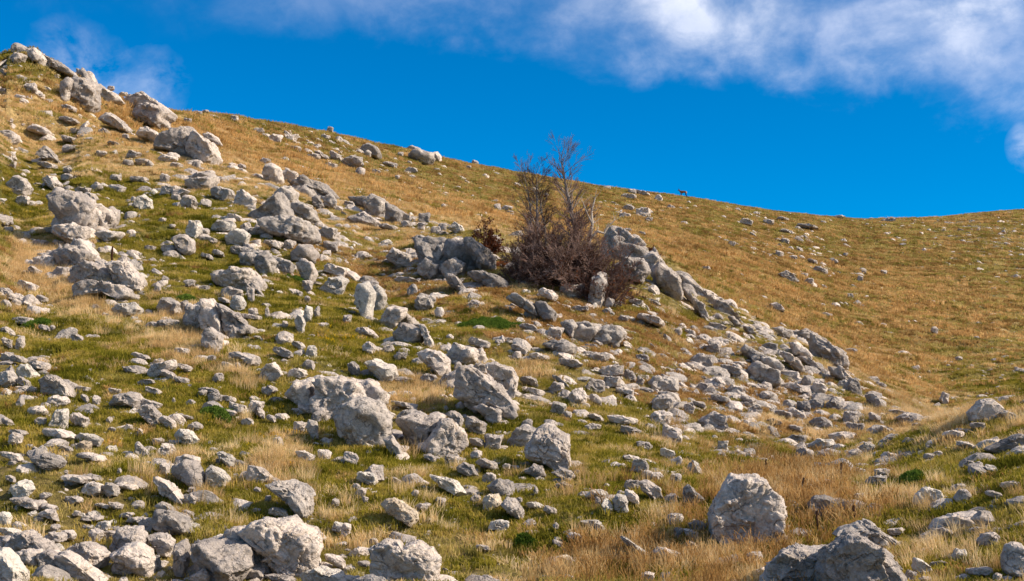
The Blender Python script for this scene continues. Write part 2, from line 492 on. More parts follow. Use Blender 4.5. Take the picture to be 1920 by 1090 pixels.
olive = mixc(nt, ramp(nt, nB, [(0.35, 0.0), (0.65, 1.0)]), (0.15, 0.115, 0.035), (0.32, 0.24, 0.075))
gold = mixc(nt, ramp(nt, nA, [(0.35, 0.0), (0.65, 1.0)]), (0.42, 0.28, 0.11), (0.60, 0.42, 0.19))
grn = mixc(nt, ramp(nt, nB, [(0.35, 0.0), (0.65, 1.0)]), (0.085, 0.085, 0.011), (0.19, 0.165, 0.028))
org = mixc(nt, ramp(nt, nA, [(0.35, 0.0), (0.65, 1.0)]), (0.20, 0.105, 0.035), (0.36, 0.20, 0.07))
grv = mixc(nt, ramp(nt, nB, [(0.42, 0.0), (0.58, 1.0)]), (0.15, 0.115, 0.075), (0.36, 0.31, 0.25))
c = mixc(nt, thr(sx.outputs[1], 0.30, 0.75, 0.9), olive, gold)
c = mixc(nt, thr(sx.outputs[2], 0.35, 0.80, 1.0), c, org)
c = mixc(nt, math_(nt, 'MULTIPLY', thr(sx.outputs[0], 0.42, 0.85, 1.2), 0.9), c, grn)
al_ = thr(ca.outputs['Alpha'], 0.45, 0.80, 1.5)
c = mixc(nt, math_(nt, 'MULTIPLY', al_, 0.85), c, grv)
dk = ramp(nt, noise(nt, pos, 6.5, 7, 0.75), [(0.32, 0.40), (0.5, 0.95), (0.7, 1.25)])
c = mixc(nt, 1.0, c, dk, 'MULTIPLY')
nt.links.new(c, b.inputs['Base Color'])
h = math_(nt, 'ADD', noise(nt, pos, 1.6, 9, 0.72), math_(nt, 'MULTIPLY', noise(nt, pos, 7.0, 6, 0.75), 0.45))
bump(nt, b, h, 1.0, 0.45)


def plant_mat(name, cols, trans=0.35, rough=0.8):
    """leafy or straw stuff: colour varies per clump, a part of the light passes through"""
    m = bpy.data.materials.new(name)
    m.use_nodes = True
    nt = m.node_tree
    nt.nodes.clear()
    o = N(nt, 'ShaderNodeOutputMaterial')
    oi = N(nt, 'ShaderNodeObjectInfo')
    geo = N(nt, 'ShaderNodeNewGeometry')
    f = math_(nt, 'ADD', math_(nt, 'MULTIPLY', noise(nt, geo.outputs['Position'], 0.8, 3, 0.6), 1.1),
              math_(nt, 'MULTIPLY_ADD', oi.outputs['Random'], 0.5, -0.28))
    f = math_(nt, 'ADD', f, math_(nt, 'MULTIPLY_ADD', noise(nt, geo.outputs['Position'], 30.0, 1, 0.5), 0.7, -0.35))
    n = len(cols)
    c = ramp(nt, f, [(0.25 + 0.55 * i / max(1, n - 1), cc) for i, cc in enumerate(cols)])
    d = N(nt, 'ShaderNodeBsdfDiffuse', inp={'Roughness': 1.0})
    t = N(nt, 'ShaderNodeBsdfTranslucent')
    mx = N(nt, 'ShaderNodeMixShader', inp={0: trans})
    nt.links.new(c, d.inputs[0])
    nt.links.new(c, t.inputs[0])
    nt.links.new(d.outputs[0], mx.inputs[1])
    nt.links.new(t.outputs[0], mx.inputs[2])
    nt.links.new(mx.outputs[0], o.inputs[0])
    return m


M_GREEN = plant_mat('green_turf', [(0.11, 0.105, 0.012), (0.25, 0.22, 0.022), (0.41, 0.33, 0.05), (0.55, 0.40, 0.11)], 0.4)
M_GOLD = plant_mat('golden_grass', [(0.54, 0.36, 0.15), (0.78, 0.56, 0.27), (0.88, 0.70, 0.41)], 0.4)
M_MIX = plant_mat('olive_grass', [(0.22, 0.18, 0.035), (0.44, 0.36, 0.09), (0.68, 0.52, 0.21)], 0.4)
M_ORNG = plant_mat('orange_herbs', [(0.30, 0.16, 0.05), (0.54, 0.31, 0.105), (0.66, 0.46, 0.21)], 0.35)
M_FARO = plant_mat('far_orange_tussock', [(0.27, 0.155, 0.05), (0.46, 0.28, 0.095), (0.60, 0.40, 0.16)], 0.35)
M_FARG = plant_mat('far_golden_grass', [(0.46, 0.27, 0.095), (0.66, 0.42, 0.16), (0.78, 0.54, 0.24)], 0.4)
M_YELL = plant_mat('yellow_flowers', [(0.75, 0.42, 0.01), (0.85, 0.60, 0.02)], 0.3)
M_JUNI = plant_mat('juniper_green', [(0.045, 0.075, 0.010), (0.10, 0.16, 0.022), (0.17, 0.24, 0.04)], 0.25)
M_RUST = plant_mat('rust_leaves', [(0.10, 0.032, 0.015), (0.22, 0.075, 0.03), (0.34, 0.13, 0.05)], 0.35)
M_TWIG = plant_mat('purple_brown_twigs', [(0.075, 0.042, 0.035), (0.155, 0.09, 0.072), (0.30, 0.20, 0.16)], 0.0)
M_BARK = plant_mat('grey_bark', [(0.14, 0.11, 0.10), (0.27, 0.22, 0.195), (0.42, 0.36, 0.31)], 0.0)
M_SNAG = plant_mat('bleached_wood', [(0.40, 0.33, 0.27), (0.58, 0.50, 0.42)], 0.0)
M_STALK = plant_mat('dead_stalk', [(0.07, 0.035, 0.02), (0.14, 0.075, 0.045)], 0.0)


# ---------------------------------------------------------------- object helpers
def mesh_np(name, V, Fc, mat=None, smooth=False):
    me = bpy.data.meshes.new(name)
    V = np.asarray(V, np.float32)
    Fc = np.asarray(Fc, np.int32)
    n = Fc.shape[1]
    me.vertices.add(len(V))
    me.vertices.foreach_set('co', V.ravel())
    me.loops.add(Fc.size)
    me.loops.foreach_set('vertex_index', Fc.ravel())
    me.polygons.add(len(Fc))
    me.polygons.foreach_set('loop_start', np.arange(0, Fc.size, n, dtype=np.int32))
    if smooth:
        me.polygons.foreach_set('use_smooth', np.ones(len(Fc), bool))
    me.update(calc_edges=True)
    if smooth == 'sharp':
        me.set_sharp_from_angle(angle=math.radians(26))
    if mat:
        me.materials.append(mat)
    return me


def obj(name, me, parent=None, loc=None, col=None, **props):
    o = bpy.data.objects.new(name, me)
    (col or COL).objects.link(o)
    if parent is not None:
        o.parent = parent
    if loc is not None:
        o.location = loc
    for k, v in props.items():
        o[k] = v
    return o


# the ground sheet
ny, nx = ZG.shape
idx = np.arange(ny * nx).reshape(ny, nx)
quads = np.stack([idx[:-1, :-1], idx[:-1, 1:], idx[1:, 1:], idx[1:, :-1]], -1).reshape(-1, 4)
gm = mesh_np('hillside', np.stack([XX.ravel(), YY.ravel(), ZG.ravel()], 1), quads, m_ground, smooth=True)
ca_ = gm.color_attributes.new('cover', 'FLOAT_COLOR', 'POINT')
ca_.data.foreach_set('color', np.stack(CV, 1).astype(np.float32).ravel())
obj('hillside', gm, kind='structure')
# ground behind the photographer, falling gently away
xb = np.concatenate([np.geomspace(1, 2400, 30)[::-1] * -1, [0], np.geomspace(1, 2400, 30)])
yb = np.concatenate([[0.8], 0.8 - np.geomspace(0.5, 1500, 30)])
xb2, yb2 = np.meshgrid(xb, yb)
zb2 = -1.65 - 0.02 * (0.8 - yb2) + 0 * xb2
zb2 = np.where(np.abs(xb2) < 3, zb2, zb2 - 0.0)
ib = np.arange(xb2.size).reshape(xb2.shape)
qb = np.stack([ib[:-1, :-1], ib[1:, :-1], ib[1:, 1:], ib[:-1, 1:]], -1).reshape(-1, 4)
obj('valley_ground', mesh_np('valley_ground', np.stack([xb2.ravel(), yb2.ravel(), zb2.ravel()], 1), qb, m_ground, True), kind='structure')

DATA = """
T A
O jagged pale crag on the upper left skyline|g
158 130 175 100 195 88 212 105 240 135 262 150 240 185 200 165
205 165 250 140 300 165 350 185 400 210 435 235 400 235 330 215 260 205
60 145 85 125 120 120 150 135 130 165 90 175
O massive rock with an upright tower on top|g
478 270 485 225 505 218 525 235 533 270 535 305 480 300
380 350 405 285 440 268 500 280 535 300 545 340 560 370 570 410 530 435 470 425 400 400
345 340 352 290 385 262 415 268 410 330 385 385 348 378
540 320 600 330 650 350 700 390 640 400 570 400
O big domed boulder on the skyline|g
722 400 760 375 815 355 860 380 920 420 985 450 960 480 880 470 770 460 720 440
740 480 790 425 850 412 940 440 992 460 990 495 965 500 975 535 920 545 850 518 780 502
P long leaning boulder in golden grass|g
570 485 600 460 650 470 700 510 750 545 745 565 690 550 620 520 570 510
P low hump beside the tent shaped boulder|g
770 575 800 545 840 538 890 570 920 600 890 625 830 600 775 590
O large tent shaped boulder in golden grass|g
890 630 920 590 980 560 1050 527 1090 545 1110 600 1080 660 1110 700 1060 690 980 665 890 650
1060 560 1090 545 1150 600 1200 640 1240 695 1210 730 1110 722 1060 680 1045 630
P small slab behind the tent shaped boulder|g
1135 575 1180 568 1230 600 1260 635 1220 635 1150 600
B r 130 280 222 345 g
P lumpy boulder at the left golden slope|g
155 545 190 520 250 535 295 565 290 590 230 575 170 560
B r -20 555 105 635 g
P small grey cone rock in golden grass|d
215 690 250 645 280 655 310 690 360 735 300 725 230 715
O stack of layered rock plates|g
1040 820 1090 800 1150 790 1205 800 1210 825 1120 840 1050 840
1150 785 1190 778 1208 790 1205 812 1150 810
1050 835 1120 828 1215 815 1218 850 1200 880 1120 882 1050 862
P squat grey block under the layered plates|d
1185 890 1230 870 1300 880 1328 920 1300 945 1230 950 1190 920
P white snub boulder below the layered plates|g
1320 965 1340 900 1370 890 1410 915 1450 945 1440 975 1380 985
O double humped boulder on the golden band|g
1472 800 1490 755 1530 743 1575 760 1590 830 1560 850 1510 840
1570 780 1620 772 1680 800 1680 835 1600 835
B r 1010 915 1120 1000 g
B r 1115 935 1195 990 g
O dark peaked outcrop above the green slope|d
1400 1020 1480 990 1540 940 1580 915 1610 960 1640 1030 1600 1060 1500 1060 1420 1050
1540 920 1580 875 1640 870 1675 910 1670 960 1610 950
1640 860 1720 830 1810 850 1890 910 1880 930 1800 900 1720 890
1640 975 1700 965 1760 1000 1800 1060 1720 1065 1650 1030
1750 930 1790 920 1830 980 1800 990 1760 970
1810 930 1870 915 1900 960 1890 990 1830 970
1475 1070 1540 1050 1620 1045 1700 1060 1760 1110 1790 1160 1720 1175 1630 1150 1540 1135 1490 1110
P pale rock at the left green edge|g
40 860 90 810 140 825 180 875 150 905 80 912
P rounded pale rock in bright green grass|g
235 830 270 803 310 810 350 860 320 885 270 865
B r 295 880 350 920 g
B b 90 920 175 975 g
O broad pitted outcrop on the left green slope|g
300 940 350 905 440 915 500 950 540 1010 560 1050 530 1130 440 1110 370 1060 310 1000
540 990 590 985 640 1010 640 1060 600 1110 560 1060
610 970 665 1000 668 1050 640 1100 620 1040
540 1140 600 1118 690 1130 680 1160 600 1175
300 1090 400 1080 520 1110 540 1180 500 1190 380 1170 310 1130
P lone white boulder on the green patch|w
750 975 770 930 810 905 850 940 862 985 800 1000
B r 735 925 768 965 g
B r 490 905 560 960 g
B p 500 845 590 895 g
B f 420 870 520 905 g
B f 0 205 60 250 g
B r 300 235 335 262 g
B r 150 310 185 345 g
B r 0 315 40 350 g
B r 0 350 55 385 g
B f 75 350 145 385 g
B f 195 345 255 370 g
B s 340 403 438 452 g
B s 325 470 450 520 g
B f 385 538 448 572 g
B s 340 580 465 635 g
B f 355 637 460 678 g
B f 530 665 605 698 g
B f 0 478 80 512 g
B s 600 608 680 645 g
B r 688 575 730 602 g
B f 705 668 800 705 g
B f 880 690 1000 728 g
B r 688 715 748 750 d
B f 755 712 840 745 g
B r 890 790 955 845 g
B f 955 735 1030 770 g
B b 1080 725 1130 765 g
B r 1328 738 1388 772 w
B r 1290 466 1350 503 d
B f 1420 540 1490 572 g
B r 1095 443 1140 468 g
B f 1140 437 1180 455 g
B f 1800 575 1860 608 g
B r 1835 533 1880 562 g
B f 0 672 100 722 g
B b 40 723 92 765 g
B s 210 720 330 780 g
B s 340 755 450 815 g
B f 340 795 410 835 g
B f 610 797 690 838 g
B f 730 810 840 842 g
B r 1455 708 1525 748 g
B r 600 303 645 330 g
B f 670 335 720 360 g
B f 700 350 775 390 g
B b 1510 575 1590 625 g
B b 1590 570 1680 625 g
B f 1600 640 1700 680 g
B f 1715 685 1800 725 g
B s 1770 665 1850 720 g
B s 1850 660 1925 735 g
B f 1750 630 1815 655 g
B f 1810 735 1905 778 d
B b 910 865 1010 915 g
B r 960 880 1065 925 g
B r 960 912 1020 950 g
B f 1030 480 1080 520 g
B f 0 1035 75 1075 g
B f 0 1005 60 1035 g
T B
P blocky grey boulder amid bright green grass|g
945 200 990 178 1050 185 1095 215 1095 270 1060 288 1010 265 980 230
B r 905 237 995 280 w
B f 810 240 880 270 g
P round white boulder near the rocky gully|w
1270 200 1300 155 1360 150 1410 185 1400 235 1340 245 1290 242
B r 1190 103 1325 165 w
B r 1045 90 1140 190 w
B r 1120 140 1185 190 g
B s 1140 180 1222 235 g
B s 1260 50 1375 110 g
B r 1350 110 1420 170 g
B r 1290 240 1400 290 d
O tumbled slab outcrop beside the dead mullein|g
310 290 380 265 470 270 530 300 500 350 420 355 330 335
400 240 430 210 490 215 540 285 530 310 460 290
190 310 250 298 310 310 325 360 260 365 210 345
395 380 440 350 530 340 590 360 640 430 620 450 530 450 440 460 400 420
440 470 530 445 620 455 700 475 745 520 690 540 600 510 520 515 450 525
530 335 580 320 625 350 630 410 600 400
P smooth sloping boulder beside the slab outcrop|g
585 340 620 318 680 330 720 322 770 380 820 440 815 480 760 485 700 460 640 420
B r 300 355 390 435 g
B p 860 445 918 500 g
P pale oval rock under the slab outcrop|w
625 600 680 570 760 560 795 600 780 635 710 645 650 625
O overhanging boulder with outstretched arm|g
1205 410 1260 390 1330 365 1400 375 1430 420 1380 460 1340 485 1270 470 1210 440
1400 385 1440 390 1510 460 1490 470 1440 435
1395 460 1430 455 1495 520 1470 520 1420 480
1245 485 1290 475 1365 495 1360 530 1260 530
1385 475 1430 480 1430 550 1400 545
O great cracked slab boulder split by fissures|g
1040 640 1065 580 1110 578 1145 610 1160 690 1100 695 1048 680
1130 640 1150 550 1200 547 1250 640 1262 680 1300 745 1240 740 1160 700
1210 560 1260 575 1300 600 1340 640 1390 680 1460 700 1462 740 1400 752 1340 752 1285 700 1262 640
P grey hump left of the cracked slab|d
885 590 920 535 960 530 1020 570 1015 620 960 630 900 612
B b 1010 550 1060 620 d
P knobbly boulder below the cracked slab|g
1130 730 1150 705 1190 705 1245 740 1250 810 1225 835 1190 810 1140 800
B r 1290 520 1385 610 w
B s 1225 525 1300 575 g
B r 1395 590 1450 640 g
B p 1485 585 1525 655 g
P jagged white upright stone in green grass|w
1655 665 1690 620 1715 680 1705 745 1670 710
P smooth white upright stone in green grass|w
1705 640 1725 580 1760 590 1755 660 1720 670
B r 1765 580 1805 655 g
O dark fractured ledge in green grass|d
1345 295 1395 262 1450 275 1460 330 1420 350 1360 335
1430 300 1500 270 1545 320 1540 390 1490 395 1440 360
1540 310 1600 320 1650 345 1640 385 1570 390
O paired humps above the green corner|g
1630 290 1690 240 1750 250 1790 290 1780 330 1700 320 1650 320
1665 350 1700 320 1760 340 1780 400 1760 440 1700 410
B s 1820 330 1960 430 g
P broad white rock at the green corner|w
1800 485 1850 430 1920 405 1960 430 1930 510 1850 515
B r 1690 430 1765 500 g
B r 1785 130 1910 205 d
B s 1475 195 1600 265 g
B r 1590 205 1670 265 g
B r 1400 130 1530 190 g
B r 1540 150 1630 205 g
B b 1820 215 1920 275 g
B f 0 80 75 120 g
B f 15 130 80 160 g
B r 130 173 178 200 g
B s 240 130 340 180 g
B f 175 205 285 250 g
B s 300 200 380 265 g
B f 250 265 310 300 g
B s 150 345 240 415 g
B s 100 430 215 505 g
B s 190 505 270 570 g
B s 0 470 85 545 g
B f 0 545 70 600 g
B r 60 545 125 590 g
B p 145 560 190 620 g
B f 65 640 185 685 g
B s 220 682 290 728 g
B r 280 690 312 715 g
B s 0 690 90 760 g
B s 395 735 475 780 g
B f 815 600 860 630 g
B f 880 655 1000 695 g
B s 740 838 845 890 g
B f 980 815 1080 860 g
B f 1030 430 1110 470 g
B f 1120 465 1185 495 g
B s 1125 278 1200 320 g
B s 1180 255 1270 305 g
B f 890 80 940 115 g
B f 950 120 990 140 g
B r 760 278 805 305 g
B s 1530 800 1665 885 g
B s 1630 765 1720 830 g
B r 1705 805 1795 885 w
B f 1700 880 1775 935 g
P long lumpy rock below the knobbly boulder|g
1280 850 1320 838 1400 850 1460 870 1468 910 1420 922 1380 885 1310 880
B s 1235 885 1320 940 g
B p 1310 895 1365 945 t
B r 1170 855 1215 895 t
P grey conical rock above the split boulder|g
1450 985 1475 930 1540 898 1580 930 1600 965 1560 985 1500 992
B r 1610 930 1745 995 g
B s 1655 485 1710 535 g
B r 1710 525 1750 565 g
B r 1585 665 1625 705 w
B r 1790 672 1828 700 w
B s 1350 620 1480 665 g
P tilted chunky rock in the left dry grass|g
830 940 870 910 980 882 985 930 930 960 880 980 835 970
B s 900 930 995 1000 g
B s 990 895 1090 955 g
B s 975 970 1075 1025 g
B f 855 878 920 912 w
B s 690 915 790 970 g
B f 780 990 885 1025 g
B s 810 1030 905 1080 g
B s 600 1035 700 1080 g
P white rock in the left edge rubble|w
95 950 120 905 170 915 215 970 180 1000 120 985
P dark smooth stone at the left frame edge|d
-10 960 60 945 95 985 90 1020 40 1035 -10 1010
B s 90 975 180 1040 g
P broad rough slab in the left rubble|g
210 990 260 965 330 975 400 1040 425 1080 330 1090 250 1060
B s 420 1025 515 1065 g
B s 160 880 300 950 g
B f 0 840 75 890 g
B s 55 850 165 910 g
B s 0 750 80 820 g
B r 90 750 145 830 g
B r 1190 955 1270 1010 g
B r 1470 1030 1560 1080 g
B s 1100 1030 1240 1080 g
T C
P grey wrinkled rock in the left rubble|g
620 85 650 40 720 15 770 20 810 70 800 110 750 90 680 85
B s 795 50 920 120 g
P bulging rock below the wrinkled rock|g
770 120 800 90 850 85 900 140 905 200 870 200 820 165
B s 895 145 1000 225 g
B r 250 30 400 100 g
P triangular pale rock in the lower left|w
280 200 320 120 380 110 390 160 385 215 340 225
B s 390 110 510 225 g
B s 235 210 445 295 g
B s 430 235 590 330 w
B s 0 145 75 210 g
B f 160 95 270 140 g
B f 195 155 265 195 g
B p 80 45 145 100 g
B r 40 240 130 315 g
B s 50 215 170 270 g
B r 145 305 185 330 g
B r 180 320 210 345 w
B s 330 305 420 355 w
B s 430 340 605 420 g
B f 425 290 515 345 t
B s 0 345 135 400 g
P low domed grey rock in the lower left|d
170 390 200 370 260 362 320 375 370 410 360 435 270 450 210 420
B f 40 400 90 425 g
P flat topped pale rock near the left edge|w
65 560 110 518 160 520 205 560 150 600 90 595
B s 60 598 260 680 g
P small dark based rock in lower left grass|g
220 700 260 675 310 680 335 735 280 720 230 715
B s 215 635 320 690 g
B s 30 475 90 530 g
B f 225 580 290 615 g
B s 320 470 525 530 g
B f 455 525 600 585 g
P dark squarish rock in the lower left grass|d
572 560 600 525 660 540 680 575 665 595 610 590
B p 650 440 695 480 w
B f 360 600 470 640 g
B s 530 635 620 670 g
B s 610 628 705 682 g
B s 650 515 785 570 g
B f 660 690 775 720 g
B f 460 708 580 738 g
B r 530 743 625 790 w
B r 405 683 455 712 g
B f 705 715 850 750 g
B r 780 725 890 800 g
P dark tilted blade of rock|d
755 310 770 287 810 330 855 360 830 378 790 375 765 350
P crumpled pale rock in lower left grass|g
880 350 920 305 970 310 990 345 980 375 920 370
P cream white rock beside dry stalks|w
985 255 1020 222 1080 235 1130 280 1110 300 1060 300 1010 290
B r 1055 185 1145 235 g
B f 850 272 925 305 g
B p 760 218 820 255 g
B r 600 150 635 185 g
B r 470 105 525 155 g
B s 450 15 500 80 g
B r 520 30 570 95 g
B f 605 212 655 235 g
B f 690 195 750 230 g
O grooved egg shaped boulder in lower left grass|g
975 430 990 380 1040 370 1110 385 1120 412 1060 420 1000 432
970 470 985 430 1040 405 1105 412 1130 460 1145 490 1140 530 1100 540 1040 505
B b 895 415 965 485 g
P pale lumpy boulder beside the egg shaped boulder|w
1145 470 1165 435 1190 430 1240 450 1290 500 1270 535 1200 540 1150 510
B s 1215 340 1330 435 w
B r 1040 60 1105 105 g
B b 1140 75 1210 125 d
B p 960 45 995 80 g
B s 1020 140 1095 175 g
P smooth wedge boulder before golden stalks|g
1395 440 1410 425 1480 445 1545 490 1520 515 1440 520 1395 495
P rough dark pitted boulder on lower green slope|d
1505 545 1560 520 1640 515 1720 540 1755 590 1745 690 1690 700 1650 640 1560 590
B s 1495 655 1635 725 w
B f 1405 668 1475 690 w
B s 1425 545 1475 585 g
B r 1490 597 1530 630 g
P long streaked rock in lower left grass|g
860 510 870 482 930 510 990 560 1050 620 1080 640 1000 625 940 590
B s 1030 575 1120 650 g
B r 1050 545 1100 585 g
B s 1030 675 1100 725 g
O shaded wedge boulder with a pale cap|d
850 740 900 680 960 690 1040 730 1090 795 1040 805 960 790 890 775
880 660 910 632 970 660 1005 695 930 685
B r -10 690 60 760 w
B s -10 760 120 840 w
O rugged bottom left corner outcrop|g
50 880 90 820 160 800 250 850 310 890 310 912 230 912 130 930
70 930 130 905 220 905 230 985 130 965
225 930 290 905 335 935 320 1010 240 1010
335 930 380 920 450 970 520 1020 590 1060 500 1090 340 1090
P sharp sunlit fin at the bottom left corner|w
-10 920 30 890 80 940 160 1020 150 1100 -10 1100
P craggy brown grey boulder near bottom left|g
385 900 480 860 560 890 600 930 580 980 520 990 440 940
O tall lobed boulder at the bottom left|g
630 880 680 785 790 785 820 850 830 900 740 920 640 925
620 930 680 890 780 870 835 910 850 990 840 1030 770 1010 690 970
B r 635 935 780 1035 g
P capstone leaning over a dark hollow|g
815 830 870 808 950 815 985 870 960 930 910 920 860 870
B b 835 930 905 1010 d
P slim upright stone beside a dark hollow|g
970 1000 985 880 1040 845 1065 880 1060 960 1040 1040 990 1020
B f 570 790 665 850 g
B r 500 780 590 850 g
B f 250 800 380 860 g
B r 345 790 430 840 g
B r 285 755 340 795 g
O huge sculpted boulder at the bottom|g
1100 960 1130 850 1190 850 1280 880 1380 880 1410 990 1350 1060 1230 1090 1120 1010
1270 870 1300 800 1370 785 1440 870 1540 960 1560 1010 1430 1000 1380 890
1370 800 1430 740 1500 720 1600 730 1700 760 1760 830 1780 920 1800 980 1780 1040 1700 1040 1600 1010 1480 900
1600 730 1660 720 1700 760 1765 850 1740 900 1650 830
P pale shoulder rock behind the sculpted boulder|g
1715 755 1780 775 1850 840 1830 862 1750 835
P round topped stone before the sculpted boulder|g
1080 1050 1150 1005 1190 1050 1180 1100 1085 1100
B s 1480 1030 1680 1100 g
B r 1690 1000 1950 1110 w
B s 1830 910 1950 1010 g
B f 1340 1000 1510 1070 g
B r 1860 740 1930 795 w
B f 1200 815 1290 860 w
B r 1855 610 1915 655 g
B s 1665 330 1775 415 g
B f 1780 335 1875 400 g
B r 1530 265 1595 325 g
B b 1650 180 1730 240 g
P pointed stone under the split boulder|d
1720 220 1740 175 1780 180 1795 265 1760 272
B r 1750 115 1820 190 d
B s 1665 70 1760 135 g
B r 1100 0 1165 40 g
B b 1170 20 1250 70 d
B s 1285 60 1400 145 g
B r 1395 60 1490 130 g
B s 1430 90 1495 170 g
B s 1490 130 1560 190 g
B s 1240 25 1340 80 g
B s 1240 105 1340 155 g
B f 1350 160 1430 200 g
T E
O paired white wrinkled boulders|w
70 220 100 170 150 150 185 210 165 340 140 350 110 300
165 190 200 160 235 180 255 240 230 300 190 290
O knobbly boulder chain above the green slope|g
220 370 240 310 300 280 360 300 350 350 300 390 250 410
290 440 345 380 400 380 450 420 460 470 400 500 345 490
320 345 400 350 420 392 340 388
430 380 470 395 525 490 500 512 455 450
P flat white twin lobed rock in green grass|w
120 600 200 575 240 600 300 620 315 660 290 695 230 695 170 650
P small brown grey rock in the central green|d
30 610 60 590 95 610 107 665 70 672 35 640
P cracked grey rock above the dark overhang|g
430 550 480 525 560 540 610 590 610 650 560 670 520 630 450 590
O squared blocks above the great wedge|g
600 540 640 500 750 520 760 580 700 600 620 590
750 530 790 515 825 580 800 605 755 590
615 570 650 535 710 590 690 602 630 595
P pale dome behind the great wedge|g
800 600 860 590 960 630 1000 690 980 760 900 730 820 660
O great ribbed wedge boulder at mid slope|g
650 720 680 650 740 640 800 680 870 720 960 800 1015 840 1010 890 940 900 880 860 760 820 670 790
740 850 800 840 900 860 905 930 840 930 790 890
525 720 580 670 660 640 690 645 660 710 600 720
680 790 740 800 800 850 760 870 700 840
O split boulder with a hanging face|g
-309 774 -255 708 -150 681 -150 840 -240 816
-165 855 -135 705 0 666 84 720 126 825 30 885 -90 906
75 735 180 696 255 774 264 816 150 855 90 810
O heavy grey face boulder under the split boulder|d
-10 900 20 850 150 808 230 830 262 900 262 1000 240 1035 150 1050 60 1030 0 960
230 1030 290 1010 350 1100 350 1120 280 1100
O twin boulder with a diagonal mossy cleft|g
320 930 380 890 440 875 480 895 540 875 575 900 560 950 500 1000 475 1080 410 1050 340 960
470 1040 560 935 620 930 690 1010 705 1060 620 1110 560 1130 490 1110
P small cap rock behind the twin boulder|g
585 890 620 870 670 885 690 920 680 955 630 930
P dark low rock left of the twin boulder|d
305 900 340 865 410 865 445 885 380 905 320 930
P shaded boulder leaning on the great round one|d
930 1040 970 985 1030 950 1100 975 1090 1030 1020 1075 940 1070
P great round pocked boulder on lower green slope|g
1030 1080 1080 1000 1150 950 1200 950 1280 1010 1285 1090 1309 1160 1290 1195 1240 1190 1130 1150 1040 1120
B r 1010 915 1080 965 g
O angular dark outcrop below the bare trees|d
1235 380 1300 360 1330 400 1300 460 1260 420
1290 430 1340 390 1400 388 1450 400 1440 450 1380 485 1310 465
1440 420 1480 400 1560 390 1600 440 1560 500 1500 510 1450 480
P smooth grey turtle shaped rock|d
1130 500 1180 475 1260 470 1320 510 1320 545 1260 552 1170 525
O dark ridge descending below the outcrop|d
930 240 990 220 1050 260 1100 290 1120 340 1070 320 1000 280
1090 260 1150 265 1215 330 1200 370 1140 350 1100 320
B r 415 205 540 300 d
P small round stone beside the juniper mat|g
520 315 535 290 565 288 582 320 565 343 535 335
B p 350 150 440 220 g
P long tilted slab under the ridge outcrop|g
575 110 640 110 735 210 700 215 600 150
B p 695 240 800 290 w
B r 5 325 62 372 g
B s 65 385 205 470 g
B r 115 485 198 545 g
B r 228 500 298 540 g
B f 290 540 380 580 g
B s 720 450 860 530 g
B s 945 485 1045 560 g
B r 950 530 1020 585 g
B s 1060 540 1190 595 g
B s 1190 560 1360 640 g
B b 1150 405 1260 470 g
B f 1380 540 1510 590 g
B r 1370 690 1490 765 g
B b 1480 670 1575 725 g
B r 1280 740 1390 840 g
B s 1390 760 1470 840 g
B r 1170 705 1255 765 g
B r 1170 820 1275 890 w
B f 1240 870 1300 910 g
B s 1035 735 1150 790 g
B s 1530 730 1660 790 g
B p 1640 670 1715 730 g
B r 1720 670 1910 760 d
B r 1570 640 1660 700 g
B f 1450 610 1600 670 g
B r 1740 770 1880 870 g
B r 1730 870 1860 950 g
B s 1370 880 1490 935 g
B s 1490 885 1680 960 g
B s 1550 945 1690 1015 g
B f 1370 940 1460 980 w
B b 1800 950 1920 1050 g
B s 1650 1035 1750 1080 w
B s 990 370 1110 430 g
B s 1600 230 1710 285 g
B s 1650 310 1830 400 g
B b 1560 330 1620 370 g
B f 1300 280 1400 310 g
B f 1870 405 1920 445 g
B s 1640 540 1740 600 g
B s 690 880 815 1015 g
B s 700 1010 825 1080 g
B b 800 1000 910 1085 g
B s 290 810 445 870 g
B r 440 660 540 715 g
B p 620 590 690 650 g
B r 740 590 830 660 g
B p 920 690 990 800 g
B s 1000 660 1110 740 g
T D
O grey triple lobed boulder near the skyline|d
100 200 130 160 160 150 205 170 228 205 210 225 150 205
115 205 150 183 170 200 165 222 130 218
O dark capped boulder pair on the skyline|d
368 175 400 162 445 175 450 192 400 195 372 190
375 205 400 190 450 185 510 200 520 240 490 262 420 245 378 228
P rounded boulder touching the dark skyline pair|g
508 205 540 192 570 220 565 250 525 240
B r 0 212 135 290 d
B r 75 285 140 335 g
B f 170 290 225 325 g
B s 215 240 330 290 g
B f 355 280 435 315 g
B f 510 285 558 308 g
B r 310 192 355 222 g
B f 365 245 400 268 g
B f 730 240 770 268 g
B f 295 327 335 350 g
B f 700 270 735 290 d
O folded grey outcrop on the golden band|d
40 455 110 445 140 480 90 500
120 480 175 440 240 455 260 520 230 560 160 545
240 480 300 500 350 540 330 590 260 570
330 520 395 560 395 590 340 580
P rising pale slab beneath the folded outcrop|g
35 570 130 530 225 590 200 610 90 605
B s 200 590 320 640 g
B b 430 535 505 600 d
B b 330 580 395 620 g
B b 425 590 480 635 g
B f 5 470 80 510 g
B b 550 590 600 640 g
P white wedge on the golden band|w
590 625 635 590 680 610 705 645 650 648
B r 500 610 560 650 g
O great furrowed outcrop left of the trees|d
490 740 520 690 600 700 590 780 540 820 500 790
600 700 680 685 740 720 700 790 690 850 620 820 580 760
690 700 740 690 800 730 860 790 880 870 820 870 760 820 720 770
430 830 470 800 540 830 560 890 500 905 440 870
560 830 640 790 700 830 690 880 620 900 570 880
580 880 650 900 740 990 700 990 600 930
700 870 780 860 920 920 930 950 840 960 760 920
400 680 450 665 500 690 480 735 430 730
P shadowed rubble block beside the furrowed outcrop|d
